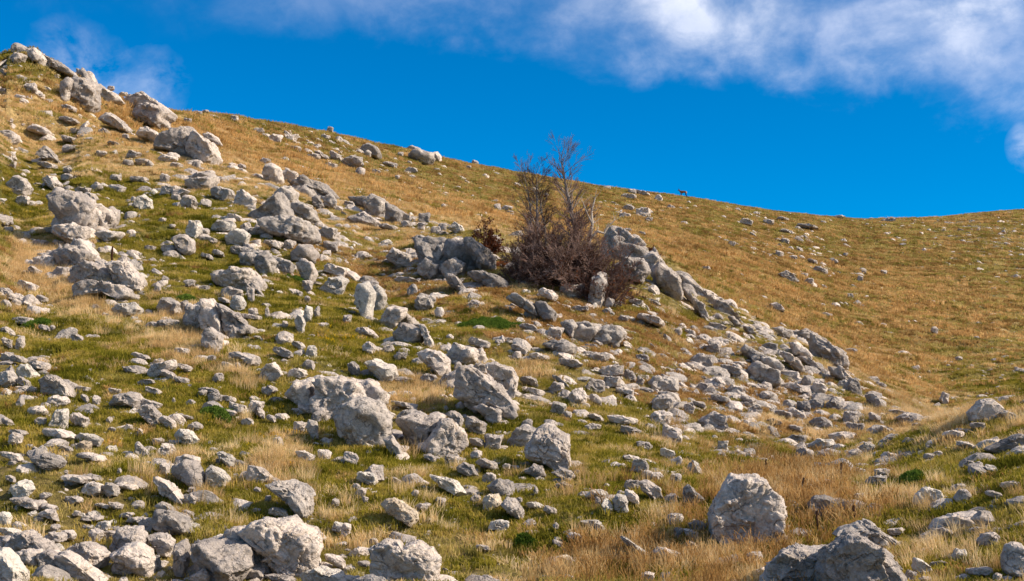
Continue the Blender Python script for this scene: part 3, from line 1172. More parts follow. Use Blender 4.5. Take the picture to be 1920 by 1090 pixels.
250 790 290 735 390 780 390 840 320 830
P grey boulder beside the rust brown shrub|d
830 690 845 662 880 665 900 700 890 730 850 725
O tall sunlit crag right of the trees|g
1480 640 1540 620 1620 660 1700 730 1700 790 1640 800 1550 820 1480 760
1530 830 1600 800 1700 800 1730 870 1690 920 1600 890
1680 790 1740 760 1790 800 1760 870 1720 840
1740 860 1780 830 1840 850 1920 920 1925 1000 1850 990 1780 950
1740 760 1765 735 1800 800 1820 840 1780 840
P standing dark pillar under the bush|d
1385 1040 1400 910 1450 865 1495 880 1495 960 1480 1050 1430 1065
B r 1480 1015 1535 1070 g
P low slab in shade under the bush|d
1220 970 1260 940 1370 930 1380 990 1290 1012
B s 1100 945 1220 1040 g
B b 1610 400 1660 430 g
B s 1650 405 1735 445 g
B f 1565 430 1665 460 g
P smooth grey rock alone near the skyline|g
1760 455 1770 438 1795 433 1812 460 1800 473 1770 470
B r 1830 492 1880 518 g
B r 1570 490 1650 530 g
B r 1650 500 1750 565 g
B f 1560 535 1640 570 g
B f 1705 560 1755 588 g
B b 850 485 900 520 g
B r 900 495 965 530 g
B f 920 525 975 548 g
B r 1585 622 1640 650 g
B s 1665 640 1720 665 g
T G
P small domed rock high on the far hill|g
310 118 330 92 365 88 395 110 390 127 340 124
B s 530 77 605 105 g
B s 635 113 775 158 g
B f 445 92 525 125 g
B s 545 143 625 180 g
B b 545 198 605 232 g
B r 515 270 573 308 g
B r 590 292 645 325 g
B s 690 308 765 350 g
B s 730 350 825 410 g
P dark tilted rock on the far hill|d
540 400 580 385 620 405 660 440 610 445 560 425
B f 680 425 740 465 d
B f 660 395 705 420 g
B r 975 412 1020 445 g
B f 1000 380 1032 402 w
B f 830 315 875 342 g
P striped pale rock on the far slope|g
490 570 520 560 550 570 578 612 530 605 500 590
P small lone boulder on the right far slope|g
1397 720 1400 702 1425 698 1440 715 1435 737 1410 735
B f 1105 88 1200 110 g
B f 845 70 915 88 g
B r 900 282 930 302 g
B f 630 258 680 280 d
B f 245 215 305 243 g
B f 105 355 155 380 g
B b 920 510 960 535 d
B f 1105 378 1150 400 g
B r 1530 863 1575 887 d
B f 1635 750 1670 768 g
O knife edged rib running down the spur|g
-20 410 20 405 90 480 80 500 30 460
-10 480 30 490 90 560 80 590 30 540
60 540 110 570 150 640 110 640 70 590
100 495 140 495 172 530 130 525
190 560 230 560 290 630 250 640 210 600
250 640 290 640 332 690 290 685
330 690 380 700 422 738 370 730
B s 0 700 80 760 g
O layered sunlit crest of the right spur|g
490 705 560 700 620 730 600 760 520 740
600 730 700 720 800 770 810 800 700 780 620 760
720 780 810 790 900 850 920 910 840 910 760 850
590 780 660 790 720 850 700 870 620 840
540 830 600 850 680 920 660 940 580 890
810 920 900 930 960 990 920 1000 840 970
640 860 700 870 780 930 740 930
P dark pyramid rock at the spur foot|d
905 1030 930 1000 980 985 1015 1060 980 1080 930 1065
O domed overhanging block below the crest|d
375 940 400 905 440 900 540 950 555 1010 480 1010 400 985
440 870 540 880 570 930 540 950 450 910
325 830 350 800 400 830 430 860 380 870
B r 435 785 540 830 d
B s 560 1000 740 1080 g
B r 665 970 735 1030 d
B r 720 1005 815 1070 g
B r 40 850 200 925 g
B r 130 770 225 840 g
B s 210 895 330 975 g
B p 145 980 245 1040 g
B f 0 895 75 935 g
B r 75 1005 150 1060 g
B r 245 1025 350 1075 g
B s 280 885 350 920 g
B s 1080 1000 1150 1050 g
T F
P brown sided boulder in lower centre grass|d
650 440 690 410 740 430 775 478 720 480 660 460
B b 575 365 670 425 g
B s 460 345 545 420 g
B r 785 460 875 530 g
P large brown grey boulder in lower centre grass|d
820 545 880 505 965 520 970 590 900 600 840 575
B r 790 585 905 680 t
P grey tooth shaped boulder in lower centre grass|d
895 650 930 605 980 620 1025 680 1025 735 960 705
B r 720 590 790 640 g
P streamlined pale rock in lower centre grass|w
480 470 560 490 650 520 700 570 650 590 580 550 500 500
B s 745 380 890 455 g
B b 725 340 795 390 g
B f 900 415 960 450 g
P low domed rock before the great round boulder|g
1030 465 1080 420 1130 430 1155 480 1090 485
P long low rock below the great round boulder|g
1185 470 1230 448 1290 455 1325 490 1290 508 1220 490
B s 1185 515 1310 570 g
B p 1072 545 1115 595 w
B s 1030 620 1145 680 w
B s 1130 645 1220 710 w
B f 825 735 965 790 w
B r 980 605 1025 640 g
P pale flat topped rock in the lower middle|w
1365 600 1400 565 1470 562 1505 590 1450 615
B r 1420 605 1460 655 g
B r 1460 610 1525 695 w
P creased white rock in the lower middle|w
1520 620 1550 590 1600 600 1622 685 1570 680 1530 670
B s 1585 550 1685 650 g
B r 1590 505 1680 560 g
P whaleback rock in the lower middle grass|g
1670 520 1720 510 1790 555 1820 600 1760 615 1700 575
P flat spotted white rock in the lower middle|w
1345 745 1390 735 1450 740 1505 790 1450 792 1390 770
B s 1180 835 1255 890 w
B s 1265 790 1365 865 g
P knife shaped white rock in brown weeds|w
1570 840 1580 815 1650 870 1740 915 1725 945 1640 900
B s 1745 880 1915 970 g
B f 1210 930 1310 985 t
B s 755 868 840 905 w
B r 1190 750 1225 790 t
B b 1625 385 1730 465 d
B s 1570 360 1700 415 g
B s 1680 445 1830 525 g
B s 1780 320 1890 400 w
B r 1840 470 1915 530 g
B s 1650 285 1755 340 w
B f 1535 415 1605 440 t
B s 0 330 110 435 g
B s 75 440 230 555 w
B r 130 420 250 520 g
B r 65 525 105 560 g
B r 75 555 145 605 w
B r 115 600 155 635 w
B s 285 485 335 540 w
B r 390 565 440 600 w
B r 520 605 585 645 g
B r 420 635 505 680 w
P cream orange stained boulder in lower grass|t
215 650 240 615 290 608 350 640 420 690 435 720 400 755 340 720 260 695
B r 0 750 62 830 g
B f 155 835 212 865 w
B f 40 885 165 940 g
B f 90 960 160 1000 g
O large jagged topped boulder at the bottom centre|g
172 900 200 870 270 845 330 855 345 900 440 860 480 885 500 900 520 930 570 945 590 1100 400 1110 180 1100
B s 785 1030 860 1080 w
B r 0 1045 110 1100 g
B r 150 1050 245 1100 g
B r 1670 1030 1765 1080 g
B r 1860 775 1930 835 d
B r 1830 690 1920 760 d
T H
O giant rounded boulder in brown weeds|g
140 690 180 600 230 520 270 465 340 455 430 460 485 490 500 540 545 600 550 700 560 790 520 870 420 885 330 860 240 840 160 780
B r 545 695 590 750 g
O massive two part boulder at the bottom right|g
450 1100 500 1000 560 920 640 890 800 900 840 1000 800 1110
750 1000 800 900 900 840 960 820 1040 860 1130 950 1200 1030 1220 1110 800 1110
P dark crest rock behind the massive bottom boulder|d
860 820 900 780 990 745 1060 760 1130 810 1200 850 1215 890 1120 900 1000 870
P stump like dark rock in dry stalks|d
700 650 730 600 800 592 850 615 858 690 780 700 715 680
P pale dome rock in the right meadow|w
1295 630 1310 590 1380 543 1430 565 1480 635 1400 645
O long low boulder in the lower right meadow|g
1410 770 1440 730 1540 705 1640 690 1670 710 1640 770 1500 785
1630 730 1680 690 1730 690 1755 740 1690 765
P square topped boulder on the right skyline knoll|g
1610 125 1660 60 1740 55 1765 85 1800 110 1800 150 1700 165 1620 160
P ribbed oval rock in the lower right meadow|g
1660 850 1690 810 1760 805 1790 830 1750 870 1680 875
P split boulder at the lower right edge|g
1800 930 1830 870 1900 870 1960 900 1960 1030 1850 1030 1805 990
P small pale rock in lower right grass|w
1505 940 1540 895 1590 905 1595 940 1530 965
P white faceted rock at the lower right|w
1290 1010 1300 945 1350 960 1400 1010 1380 1050 1310 1040
B r 1240 1010 1320 1080 g
B f 1380 965 1500 1000 g
B f 1590 1000 1740 1040 g
B r 1320 1050 1400 1090 g
B r 1740 1030 1800 1080 g
B r 400 1005 490 1065 g
P shaded slab at the right edge|d
1700 330 1790 300 1880 250 1920 265 1960 290 1940 320 1800 350
B s 1540 285 1650 340 g
B r 1465 232 1585 270 g
P notched pale rock at the far meadow foot|g
1440 55 1465 10 1500 30 1500 80 1460 75
B r 1535 103 1577 135 g
B f 1615 185 1700 215 g
B b 1350 360 1415 395 g
B r 1410 348 1465 380 g
B r 1555 395 1650 440 g
B f 1640 405 1690 430 g
B b 1030 480 1145 540 d
B b 1080 445 1165 490 g
B s 950 435 1040 475 g
B r 1000 300 1090 360 w
B f 1115 355 1225 395 g
B f 1090 390 1165 418 g
B r 1250 360 1295 390 g
B r 905 335 985 370 g
P rambling grey ledge at the gully floor|g
720 450 760 410 830 420 900 390 960 440 850 460
P round boulder with pale top at the gully floor|g
630 385 640 340 680 325 730 345 740 395 690 400
P pale layered slab at the gully floor|w
700 320 760 280 850 280 860 310 760 340
B r 410 385 480 410 g
B f 440 425 530 460 g
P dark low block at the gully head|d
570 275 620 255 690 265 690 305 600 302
B f 820 240 970 290 g
P ribbed turtle back rock in the rubble field|d
710 190 740 160 800 155 840 185 840 218 760 218
P wrinkled boulder at the rubble field foot|g
100 180 130 140 180 120 240 150 260 210 200 235 120 205
P light topped slab at the spur foot|g
1200 160 1270 125 1340 150 1345 180 1240 190
P long shaded slab near the spur foot|d
1020 30 1060 20 1140 70 1160 110 1080 100
B s 1150 105 1260 150 g
P dark wedge in the rubble field|d
800 80 850 45 900 90 860 120 810 115
B s 320 25 410 85 g
B r 1270 185 1350 225 g
P cream pointed rock at the gully left side|w
20 440 60 400 90 420 120 480 60 470
B b 190 285 265 345 w
B f 1150 780 1265 815 g
B r 790 500 860 560 g
B f 695 495 770 530 g
B f 1035 640 1115 675 d
B f 950 580 1030 620 g
B f 640 530 770 570 t
B r 1530 560 1620 630 g
B f 1500 530 1600 575 g
B r 1400 775 1530 830 g
B s 1610 765 1740 810 g
B s 1690 560 1800 620 g
B f 1780 515 1900 555 g
B s 0 775 95 850 g
B r 30 740 130 800 d
B r 350 910 450 970 g
B s 20 850 110 920 g
P dark slab left of the giant boulder|d
0 550 30 530 120 610 60 640 0 625
B r 150 800 230 850 g
B s 1140 260 1240 310 g
B s 1100 200 1170 250 g
B b 900 120 1000 190 d
B b 920 190 1020 240 d
B s 1040 120 1120 190 g
B r 700 50 800 110 d
B b 560 60 640 110 d
B s 520 110 620 165 d
B r 430 10 525 50 d
B s 600 100 700 180 g
B b 640 60 720 130 d
B r 350 90 460 140 g
B s 470 150 560 210 g
B s 590 190 680 240 g
B s 40 55 140 110 g
B r 0 70 75 140 g
B s 150 20 270 80 d
"""

# ---------------------------------------------------------------- rocks
def ico(level):
    bm = bmesh.new()
    bmesh.ops.create_icosphere(bm, subdivisions=level, radius=1.0)
    V = np.array([v.co[:] for v in bm.verts])
    Fc = np.array([[v.index for v in f.verts] for f in bm.faces])
    bm.free()
    return V / np.linalg.norm(V, axis=1, keepdims=True), Fc


ICO = {k: ico(k) for k in (2, 3, 4, 5, 6)}


def joints(rs):
    """the hill's bedding dips down to the right; two joint sets stand across it"""
    a = np.array([0.46, -0.38, 0.80]) + rs.normal(size=3) * 0.13
    b = np.array([0.84, -0.15, -0.52]) + rs.normal(size=3) * 0.16
    a /= np.linalg.norm(a)
    b -= a * a.dot(b)
    b /= np.linalg.norm(b)
    c = np.cross(a, b)
    return a, b, c


def facets(D, rs, n, lo, hi, sharp):
    """radius of a rough polyhedron in direction D"""
    nn = rs.normal(size=(n, 3))
    dd = rs.uniform(lo + .18, hi, n)
    js = joints(rs)
    for k in range(3):                      # faces broken along the bedding and the two joint sets
        for sg_ in (-1, 1):
            nn[2 * k + (sg_ > 0)] = js[k] * sg_ + rs.normal(size=3) * 0.16
            dd[2 * k + (sg_ > 0)] = rs.uniform(lo, lo + .30)
    nn /= np.linalg.norm(nn, axis=1, keepdims=True)
    c = D @ nn.T
    q = np.clip(c, 0, None) / dd[None, :]
    s = (q ** sharp).sum(1) + 1.0 / (1.25 ** sharp)
    return s ** (-1.0 / sharp)


def chunks(D, rs, n, amp, slope, jitter):
    """broken stone: every direction belongs to one chip with its own set-back and tilt"""
    c = rs.normal(size=(n, 3))
    c /= np.linalg.norm(c, axis=1, keepdims=True)
    Dj = D + jitter
    k = np.argmax(Dj @ c.T - rs.uniform(0, .12, n)[None, :], axis=1)
    a = rs.uniform(-1, 1, n) * amp
    t = rs.normal(size=(n, 3)) * slope
    return a[k] + ((D - c[k]) * t[k]).sum(1)


def rock_shape(D, R, half, size, seed, rough=1.0, level=4, depth=0.8, ledge=1.0, keep=0.52):
    """D unit directions, R(phi) silhouette radius in metres; returns local points"""
    rs = np.random.RandomState(seed & 0x7fffffff)
    phi = np.arctan2(D[:, 2], D[:, 0])
    Rp = R(phi)
    rad = np.sqrt(D[:, 0] ** 2 + D[:, 2] ** 2)
    off = rs.uniform(-500, 500, 3)
    wob = np.stack([pn(D * 2.2 + off + 5), pn(D * 2.2 + off + 50), pn(D * 2.2 + off + 90)], 1)
    fine_w = np.stack([pn(D * 9 + off + 15), pn(D * 9 + off + 60), pn(D * 9 + off + 95)], 1)
    rr = rad ** 0.72
    f = facets(D + wob * .10, rs, {3: 9, 4: 11}.get(level, 14), 0.50, 1.05, 40.0) / (0.80 if level < 5 else .77)
    f = np.clip(f, .66, 1.18)
    f = 1 + (f - 1) * (keep + (1 - keep) * np.abs(D[:, 1]) ** 0.7)
    X = Rp * np.cos(phi) * rr * f
    Z = Rp * np.sin(phi) * rr * f
    Y = np.sign(D[:, 1]) * np.abs(D[:, 1]) ** 0.85 * depth * f
    P = np.stack([X, Y, Z], 1)
    s = size
    q = P / s
    d = 0.05 * fbm(q * 1.5 + off, 2)
    d += chunks(D, rs, 24, 0.035, 0.10, wob * .25 + fine_w * .05)
    d += chunks(D, rs, 120, 0.018, 0.16, wob * .25 + fine_w * .10)
    # blocks bounded by bedding planes and joints, each set back by its own amount
    js = joints(rs)
    for kk, (fr, am, cw) in enumerate(((2.0, 0.085, 0.05), (4.6, 0.045, 0.07))):
        tt3, edge_ = [], None
        for ax, st in zip(js, (1.5, 0.9, 0.8)):
            t = ((q + wob * 0.14 + fine_w * 0.03) @ ax) * fr * st * rs.uniform(.8, 1.25) + rs.uniform(0, 50)
            fl = np.floor(t)
            tt3.append(fl)
            e_ = np.minimum(t - fl, 1 - (t - fl)) / st
            edge_ = e_ if edge_ is None else np.minimum(edge_, e_)
        hsh = _P[(_P[(_P[tt3[0].astype(int) & 4095] + tt3[1].astype(int)) & 4095] + tt3[2].astype(int)) & 4095] / 4095.0
        d += am * ledge * (hsh - 0.5) * 1.6
        d -= 0.07 * (1 - .35 * kk) * np.clip(1 - edge_ / cw, 0, 1) * (fbm(q * 1.3 + off + kk * 9, 1) > -0.12)
    d += (0.055 if level > 4 else 0.035) * fbm(q * 3.4 + off + wob * .6, 5, 0.6, ridged=True)
    # cracks
    for k, fr in enumerate((1.2, 2.3)):
        cn = pn((q + wob * 0.15) * fr + off + 70 * (k + 1))
        d -= (0.08, 0.05)[k] * np.exp(-(cn / (0.020 * (1 + k))) ** 2) * (0.3 + 0.7 * (fbm(q * 1.2 + off + k, 1) > -0.02))
    if level >= 5:
        d += 0.055 * fbm(q * 11 + off, 4, 0.62, ridged=True)
        pitn = pn(q * 9 + off + 200)
        d -= 0.05 * np.clip(pitn - 0.15, 0, 0.3) / 0.3
    else:
        d += 0.03 * fbm(q * 8 + off, 2, 0.6)
    amt = (0.38 + 0.62 * np.abs(D[:, 1])) if keep < .3 else (0.6 + 0.4 * np.abs(D[:, 1]))
    P = P + D * (d * s * rough * amt)[:, None]
    return P


TILES = {'A': (0, 60), 'B': (0, 380), 'C': (0, 730), 'D': (640, 220), 'E': (640, 480), 'F': (640, 730), 'G': (1280, 380), 'H': (1280, 730)}


def code_poly(code, x0, y0, x1, y1, rs):
    n = 8 if code != 'b' else 10
    th = np.linspace(0, 2 * math.pi, n, endpoint=False) + rs.uniform(0, .8) + rs.uniform(-.22, .22, n)
    if code == 'b':
        p = 0.32
    elif code == 'r':
        p = 0.8
    else:
        p = 0.75
    cx = np.sign(np.cos(th)) * np.abs(np.cos(th)) ** p
    cy = np.sign(np.sin(th)) * np.abs(np.sin(th)) ** p
    j = rs.uniform(0.74, 1.08, n)
    cx = np.where(cy > 0.1, np.sign(cx) * np.abs(cx) ** 0.5, cx)
    cx, cy = cx * j, cy * j
    w, h = (x1 - x0) / 2, (y1 - y0) / 2
    if code == 's':                       # high on the left, falling to the right
        cy = cy * 0.62 + cx * 0.42
    if code == 'p':
        up = np.clip((1 - cy) / 2, 0, 1)  # cy<0 is up
        cx = cx * (1 - 0.62 * up) + rs.uniform(-.2, .2) * up
    if code == 'f':
        cy = np.where(cy > 0, cy, cy * 1.0)
    return [((x0 + x1) / 2 + a * w, (y0 + y1) / 2 + b_ * h) for a, b_ in zip(cx, cy)]


def parse():
    items, tile, cur = [], (0, 0), None
    rs = np.random.RandomState(3)
    pend = None
    for ln in DATA.strip().splitlines():
        k = ln[0]
        if ln.startswith('#') or not ln.strip():
            continue
        if k == 'T':
            tile = TILES[ln.split()[1]]
        elif k in 'OP' and ln[1] == ' ':
            lab, tone = ln[2:].split('|')
            cur = {'kind': k, 'label': lab, 'tone': tone.strip(), 'polys': [], 'code': ''}
            items.append(cur)
        elif k == 'B':
            _, code, a, b_, c_, d_, tone = ln.split()
            a, b_, c_, d_ = (float(v) for v in (a, b_, c_, d_))
            pl = code_poly(code, a, b_, c_, d_, rs)
            items.append({'kind': 'B', 'label': None, 'tone': tone, 'code': code, 'polys': [[(tile[0] + x / 3, tile[1] + y / 3) for x, y in pl]]})
        else:
            v = [float(t) for t in ln.split()]
            cur['polys'].append([(tile[0] + v[i] / 3, tile[1] + v[i + 1] / 3) for i in range(0, len(v) - 1, 2)])
    return items


def hull(pts):
    pts = sorted(set(pts))
    def half_(ps):
        h_ = []
        for p in ps:
            while len(h_) > 1 and (h_[-1][0] - h_[-2][0]) * (p[1] - h_[-2][1]) - (h_[-1][1] - h_[-2][1]) * (p[0] - h_[-2][0]) <= 0:
                h_.pop()
            h_.append(p)
        return h_[:-1]
    return half_(pts) + half_(pts[::-1])


def grow_poly(pl, f, dv=0.0):
    cx = sum(p[0] for p in pl) / len(pl)
    cy = sum(p[1] for p in pl) / len(pl)
    return [(cx + (x - cx) * f, cy + (y - cy) * f + dv) for x, y in pl]


def size_hint(pl):
    return max(p[0] for p in pl) - min(p[0] for p in pl)


def area(poly):
    p = np.array(poly)
    x, y = p[:, 0], p[:, 1]
    return 0.5 * abs(np.dot(x, np.roll(y, 1)) - np.dot(y, np.roll(x, 1)))


def sil(poly, c, s, floor_stretch):
    """radius as a function of the angle, metres (z up)"""
    p = np.array(poly) - np.array(c)
    p = p * np.array([s, -s])
    p[:, 1] = np.where(p[:, 1] < 0, p[:, 1] * floor_stretch, p[:, 1])
    ang = np.linspace(-math.pi, math.pi, 181)
    rad = np.zeros_like(ang)
    q = np.roll(p, -1, 0)
    for i, a in enumerate(ang):
        d = np.array([math.cos(a), math.sin(a)])
        e = q - p
        den = d[0] * e[:, 1] - d[1] * e[:, 0]
        den = np.where(np.abs(den) < 1e-9, 1e-9, den)
        t = (p[:, 0] * e[:, 1] - p[:, 1] * e[:, 0]) / den
        uu = (p[:, 0] * d[1] - p[:, 1] * d[0]) / den
        ok = (uu >= 0) & (uu <= 1) & (t > 0)
        rad[i] = t[ok].max() if ok.any() else np.nan
    m = np.nanmean(rad)
    rad = np.where(np.isnan(rad), m, rad)
    kern = np.array([.15, .7, .15])
    rad = np.convolve(np.concatenate([rad[-2:-1], rad, rad[1:2]]), kern, 'valid')
    return lambda ph: np.interp(ph, ang, rad)


def make_block(poly, seed, tone, Yref=None, ledge=1.0, keep=0.52):
    """geometry of one stone seen in the photograph: returns world points, faces, base point, size"""
    p = np.array(poly)
    x0, y0, x1, y1 = p[:, 0].min(), p[:, 1].min(), p[:, 0].max(), p[:, 1].max()
    w, h = x1 - x0, y1 - y0
    cu, cv = (x0 + x1) / 2, y0 + h * 0.55
    gx, gy, gz = ray_ground(cu, min(y1 - 0.06 * h, 1200))
    gx, gy, gz = ray_ground(cu, min(y1 - 0.06 * h + 0.07 * F_PX / gy, 1200))
    if Yref is not None:
        gy = Yref
    s0 = gy / F_PX
    dep = s0 * (0.30 * w + 0.22 * h) * 1.0
    yc = gy + dep * 0.22
    s = yc / F_PX
    al, e = pix2ang(cu, cv)
    cx, cz = al * yc, e * yc
    size = s * 0.5 * math.sqrt(w * h)
    px = w * 1024 / 1920
    level = 6 if px > 66 else 5 if px > 36 else (4 if px > 13 else 3)
    D, Fc = ICO[level]
    R = sil(poly, (cu, cv), s, 1.40)
    P = rock_shape(D, R, None, size, seed, 1.0, level, dep, ledge, keep)
    P = P + np.array([cx, yc, cz])
    return P, Fc, (cx, yc, cz), size, level, gy


ITEMS = parse()
for i, it in enumerate(ITEMS):
    it['i'] = i
    it['a'] = sum(area(p) for p in it['polys'])
    allp = np.array([q for p in it['polys'] for q in p])
    it['bb'] = (allp[:, 0].min(), allp[:, 1].min(), allp[:, 0].max(), allp[:, 1].max())
    it['c'] = ((it['bb'][0] + it['bb'][2]) / 2, (it['bb'][1] + it['bb'][3]) / 2)
singles = sorted([it for it in ITEMS if it['kind'] != 'O'], key=lambda t: -t['a'] - (1e6 if t['kind'] == 'P' else 0))
KEEP = set(t['i'] for t in singles[:300])
LAND = [it for it in ITEMS if it['kind'] != 'B']
TONEW = {'g': 'grey', 'w': 'whitish', 'd': 'dark grey', 't': 'tan'}
SHAPEW = {'r': 'rounded', 'p': 'pointed', 'f': 'flat', 's': 'slanting', 'b': 'blocky'}
ORD = ['', 'second ', 'third ', 'fourth ', 'fifth ', 'sixth ', 'seventh ']
used = {}


def auto_label(it):
    best = None
    cx, cy = it['c']
    for L in LAND:
        dx, dy = cx - L['c'][0], cy - L['c'][1]
        d = math.hypot(dx, dy * 1.2)
        if best is None or d < best[0]:
            best = (d, L, dx, dy)
    d, L, dx, dy = best
    if abs(dx) > 2.2 * abs(dy):
        w = 'right of' if dx > 0 else 'left of'
    elif abs(dy) > 1.6 * abs(dx):
        w = 'below' if dy > 0 else 'above'
    else:
        w = ('below' if dy > 0 else 'above') + (' and right of' if dx > 0 else ' and left of')
    size = 'small' if it['a'] < 900 else ('medium' if it['a'] < 2600 else 'large')
    return size, L, w, d


autos = {}
for it in ITEMS:
    if it['kind'] == 'B' and it['i'] in KEEP:
        size, L, w, d = auto_label(it)
        autos.setdefault((size, it['tone'], it['code'], L['i'], w), []).append((d, it))
for key, lst in autos.items():
    lst.sort(key=lambda t: t[0])
    for n_, (d, it) in enumerate(lst):
        size, tone, code, li, w = key
        lab = '%s%s %s %s rock %s the %s' % (ORD[n_], size, TONEW[tone], SHAPEW[code], w, ITEMS[li]['label'])
        if len(lab.split()) > 16:
            lab = lab.replace(' rounded rock', ' rock').replace('dark grey', 'dark').replace('the left ', 'left ')
            lab = lab.replace(' the lower left', ' lower left').replace('above and', 'above').replace('below and', 'below')
        while len(lab.split()) > 16:
            lab = lab.rsplit(' ', 1)[0]
        it['label'] = lab

ROCKS_XY = []
left_V, left_F, left_n = [], [], 0
TRI = 0
for it in ITEMS:
    tone = it['tone']
    seed = 1000 + it['i'] * 17
    if it['kind'] == 'O':
        p0 = it['bb']
        bx, by, bz = ray_ground((p0[0] + p0[2]) / 2, min(p0[3], 1180))
        root = obj('rock_outcrop', None, loc=(bx, by, bz), label=it['label'], category='rock outcrop')
        polys = [grow_poly(pl, 1.07 if len(it['polys']) > 1 else .93) for pl in it['polys']]
        if len(polys) > 2:                       # the bedrock the blocks are part of
            pts_ = np.array([q for pl in it['polys'] for q in pl])
            wid = np.ptp(pts_[:, 0])
            nseg = max(1, int(wid / 70))
            cut = np.linspace(pts_[:, 0].min(), pts_[:, 0].max(), nseg + 1)
            for q_ in range(nseg):
                sel = [tuple(p) for p in pts_ if cut[q_] - .25 * wid / nseg <= p[0] <= cut[q_ + 1] + .25 * wid / nseg]
                if len(sel) > 3:
                    polys.append(grow_poly(hull(sel), .86, 1.0))
        gys, nb_ = [], len(it['polys'])
        for k, pl in enumerate(polys):
            yref = None
            if k >= nb_:
                ctr = sum(p[0] for p in pl) / len(pl)
                near_ = sorted((abs(gu - ctr), gg) for gu, gg in gys)[:3]
                yref = max(g[1] for g in near_) + 0.1 * wid / nseg * near_[0][1] / F_PX
            V, Fc, c, size, lev, gy = make_block(pl, seed + k * 5, tone, yref, 0.8 if size_hint(pl) > 125 or nb_ < 3 else 1.9, 0.25)
            gys.append((sum(p[0] for p in pl) / len(pl), gy))
            me = mesh_np('block', V - np.array([bx, by, bz]), Fc, M_ROCK[tone], True)
            obj('block', me, root)
            TRI += len(Fc)
            ROCKS_XY.append((c[0], c[1], size))
        continue
    V, Fc, c, size, lev, gy = make_block(it['polys'][0], seed, tone, None, 0.9, 0.22 if it['kind'] == 'P' else 0.5)
    ROCKS_XY.append((c[0], c[1], size))
    TRI += len(Fc)
    if it['i'] not in KEEP:
        left_V.append(V)
        left_F.append(Fc + left_n)
        left_n += len(V)
        continue
    base = np.array([c[0], c[1], c[2] - size * 0.8])
    me = mesh_np('rock', V - base, Fc, M_ROCK[tone], 'sharp')
    big = it['kind'] == 'P' and it['a'] > 1300
    obj('boulder' if big else 'rock', me, loc=tuple(base), label=it['label'], category='boulder' if big else 'rock',
        group='limestone boulders on the slope' if big else 'limestone rocks on the slope')
if left_V:
    me = mesh_np('scattered_rocks', np.concatenate(left_V), np.concatenate(left_F), M_ROCK['g'], 'sharp')
    obj('scattered_rocks', me, kind='stuff', label='small grey limestone rocks lying between the larger boulders', category='rocks')
print('ROCK TRIS', TRI, 'items', len(ITEMS), 'outcrops', sum(1 for t in ITEMS if t['kind'] == 'O'))
ROCKS_XY = np.array(ROCKS_XY)

# ---------------------------------------------------------------- scatter by geometry nodes (stuff nobody could count)
def scatter(name, pts, rot, scl, var, variants, **props):
    lib = bpy.data.collections.new(name + '_shapes')
    for k, me in enumerate(variants):
        o = bpy.data.objects.new('%s_shape_%02d' % (name, k), me)
        lib.objects.link(o)
    me = bpy.data.meshes.new(name)
    me.vertices.add(len(pts))
    me.vertices.foreach_set('co', np.asarray(pts, np.float32).ravel())
    for an, arr, ty, key in (('rot', rot, 'FLOAT_VECTOR', 'vector'), ('scl', scl, 'FLOAT_VECTOR', 'vector'), ('var', var, 'INT', 'value')):
        a = me.attributes.new(an, ty, 'POINT')
        a.data.foreach_set(key, np.asarray(arr, np.int32 if ty == 'INT' else np.float32).ravel())
    o = obj(name, me, **props)
    ng = bpy.data.node_groups.new(name + '_nodes', 'GeometryNodeTree')
    ng.interface.new_socket('Geometry', in_out='INPUT', socket_type='NodeSocketGeometry')
    ng.interface.new_socket('Geometry', in_out='OUTPUT', socket_type='NodeSocketGeometry')
    gi, go = ng.nodes.new('NodeGroupInput'), ng.nodes.new('NodeGroupOutput')
    iop = ng.nodes.new('GeometryNodeInstanceOnPoints')
    ci = ng.nodes.new('GeometryNodeCollectionInfo')
    ci.inputs['Collection'].default_value = lib
    ci.inputs['Separate Children'].default_value = True
    ci.inputs['Reset Children'].default_value = True
    iop.inputs['Pick Instance'].default_value = True
    for an, ty, sock in (('rot', 'FLOAT_VECTOR', 'Rotation'), ('scl', 'FLOAT_VECTOR', 'Scale'), ('var', 'INT', 'Instance Index')):
        na = ng.nodes.new('GeometryNodeInputNamedAttribute')
        na.data_type = ty
        na.inputs['Name'].default_value = an
        ng.links.new([s for s in na.outputs if s.enabled and s.name == 'Attribute'][0], iop.inputs[sock])
    ng.links.new(gi.outputs[0], iop.inputs['Points'])
    ng.links.new(ci.outputs[0], iop.inputs['Instance'])
    ng.links.new(iop.outputs[0], go.inputs[0])
    md = o.modifiers.new('scatter', 'NODES')
    md.node_group = ng
    return o


def ground_normal(x, y):
    e = 0.35 + y * 0.004
    dzx = (hgt(x + e, y) - hgt(x - e, y)) / (2 * e)
    dzy = (hgt(x, y + e) - hgt(x, y - e)) / (2 * e)
    n = np.stack([-dzx, -dzy, np.ones_like(dzx)], -1)
    return n / np.linalg.norm(n, axis=-1, keepdims=True)


def align_euler(n, spin):
    """euler XYZ that turns +z to n after spinning about z"""
    # R = Ralign * Rz(spin); XYZ euler matrix = Rz*Ry*Rx
    z = n
    x = np.stack([np.cos(spin), np.sin(spin), np.zeros_like(spin)], -1)
    x = x - z * (x * z).sum(-1, keepdims=True)
    x /= np.linalg.norm(x, axis=-1, keepdims=True)
    y = np.cross(z, x)
    ry = -np.arcsin(np.clip(x[:, 2], -1, 1))
    rx = np.arctan2(y[:, 2], z[:, 2])
    rz = np.arctan2(x[:, 1], x[:, 0])
    return np.stack([rx, ry, rz], -1)


RS = np.random.RandomState(11)

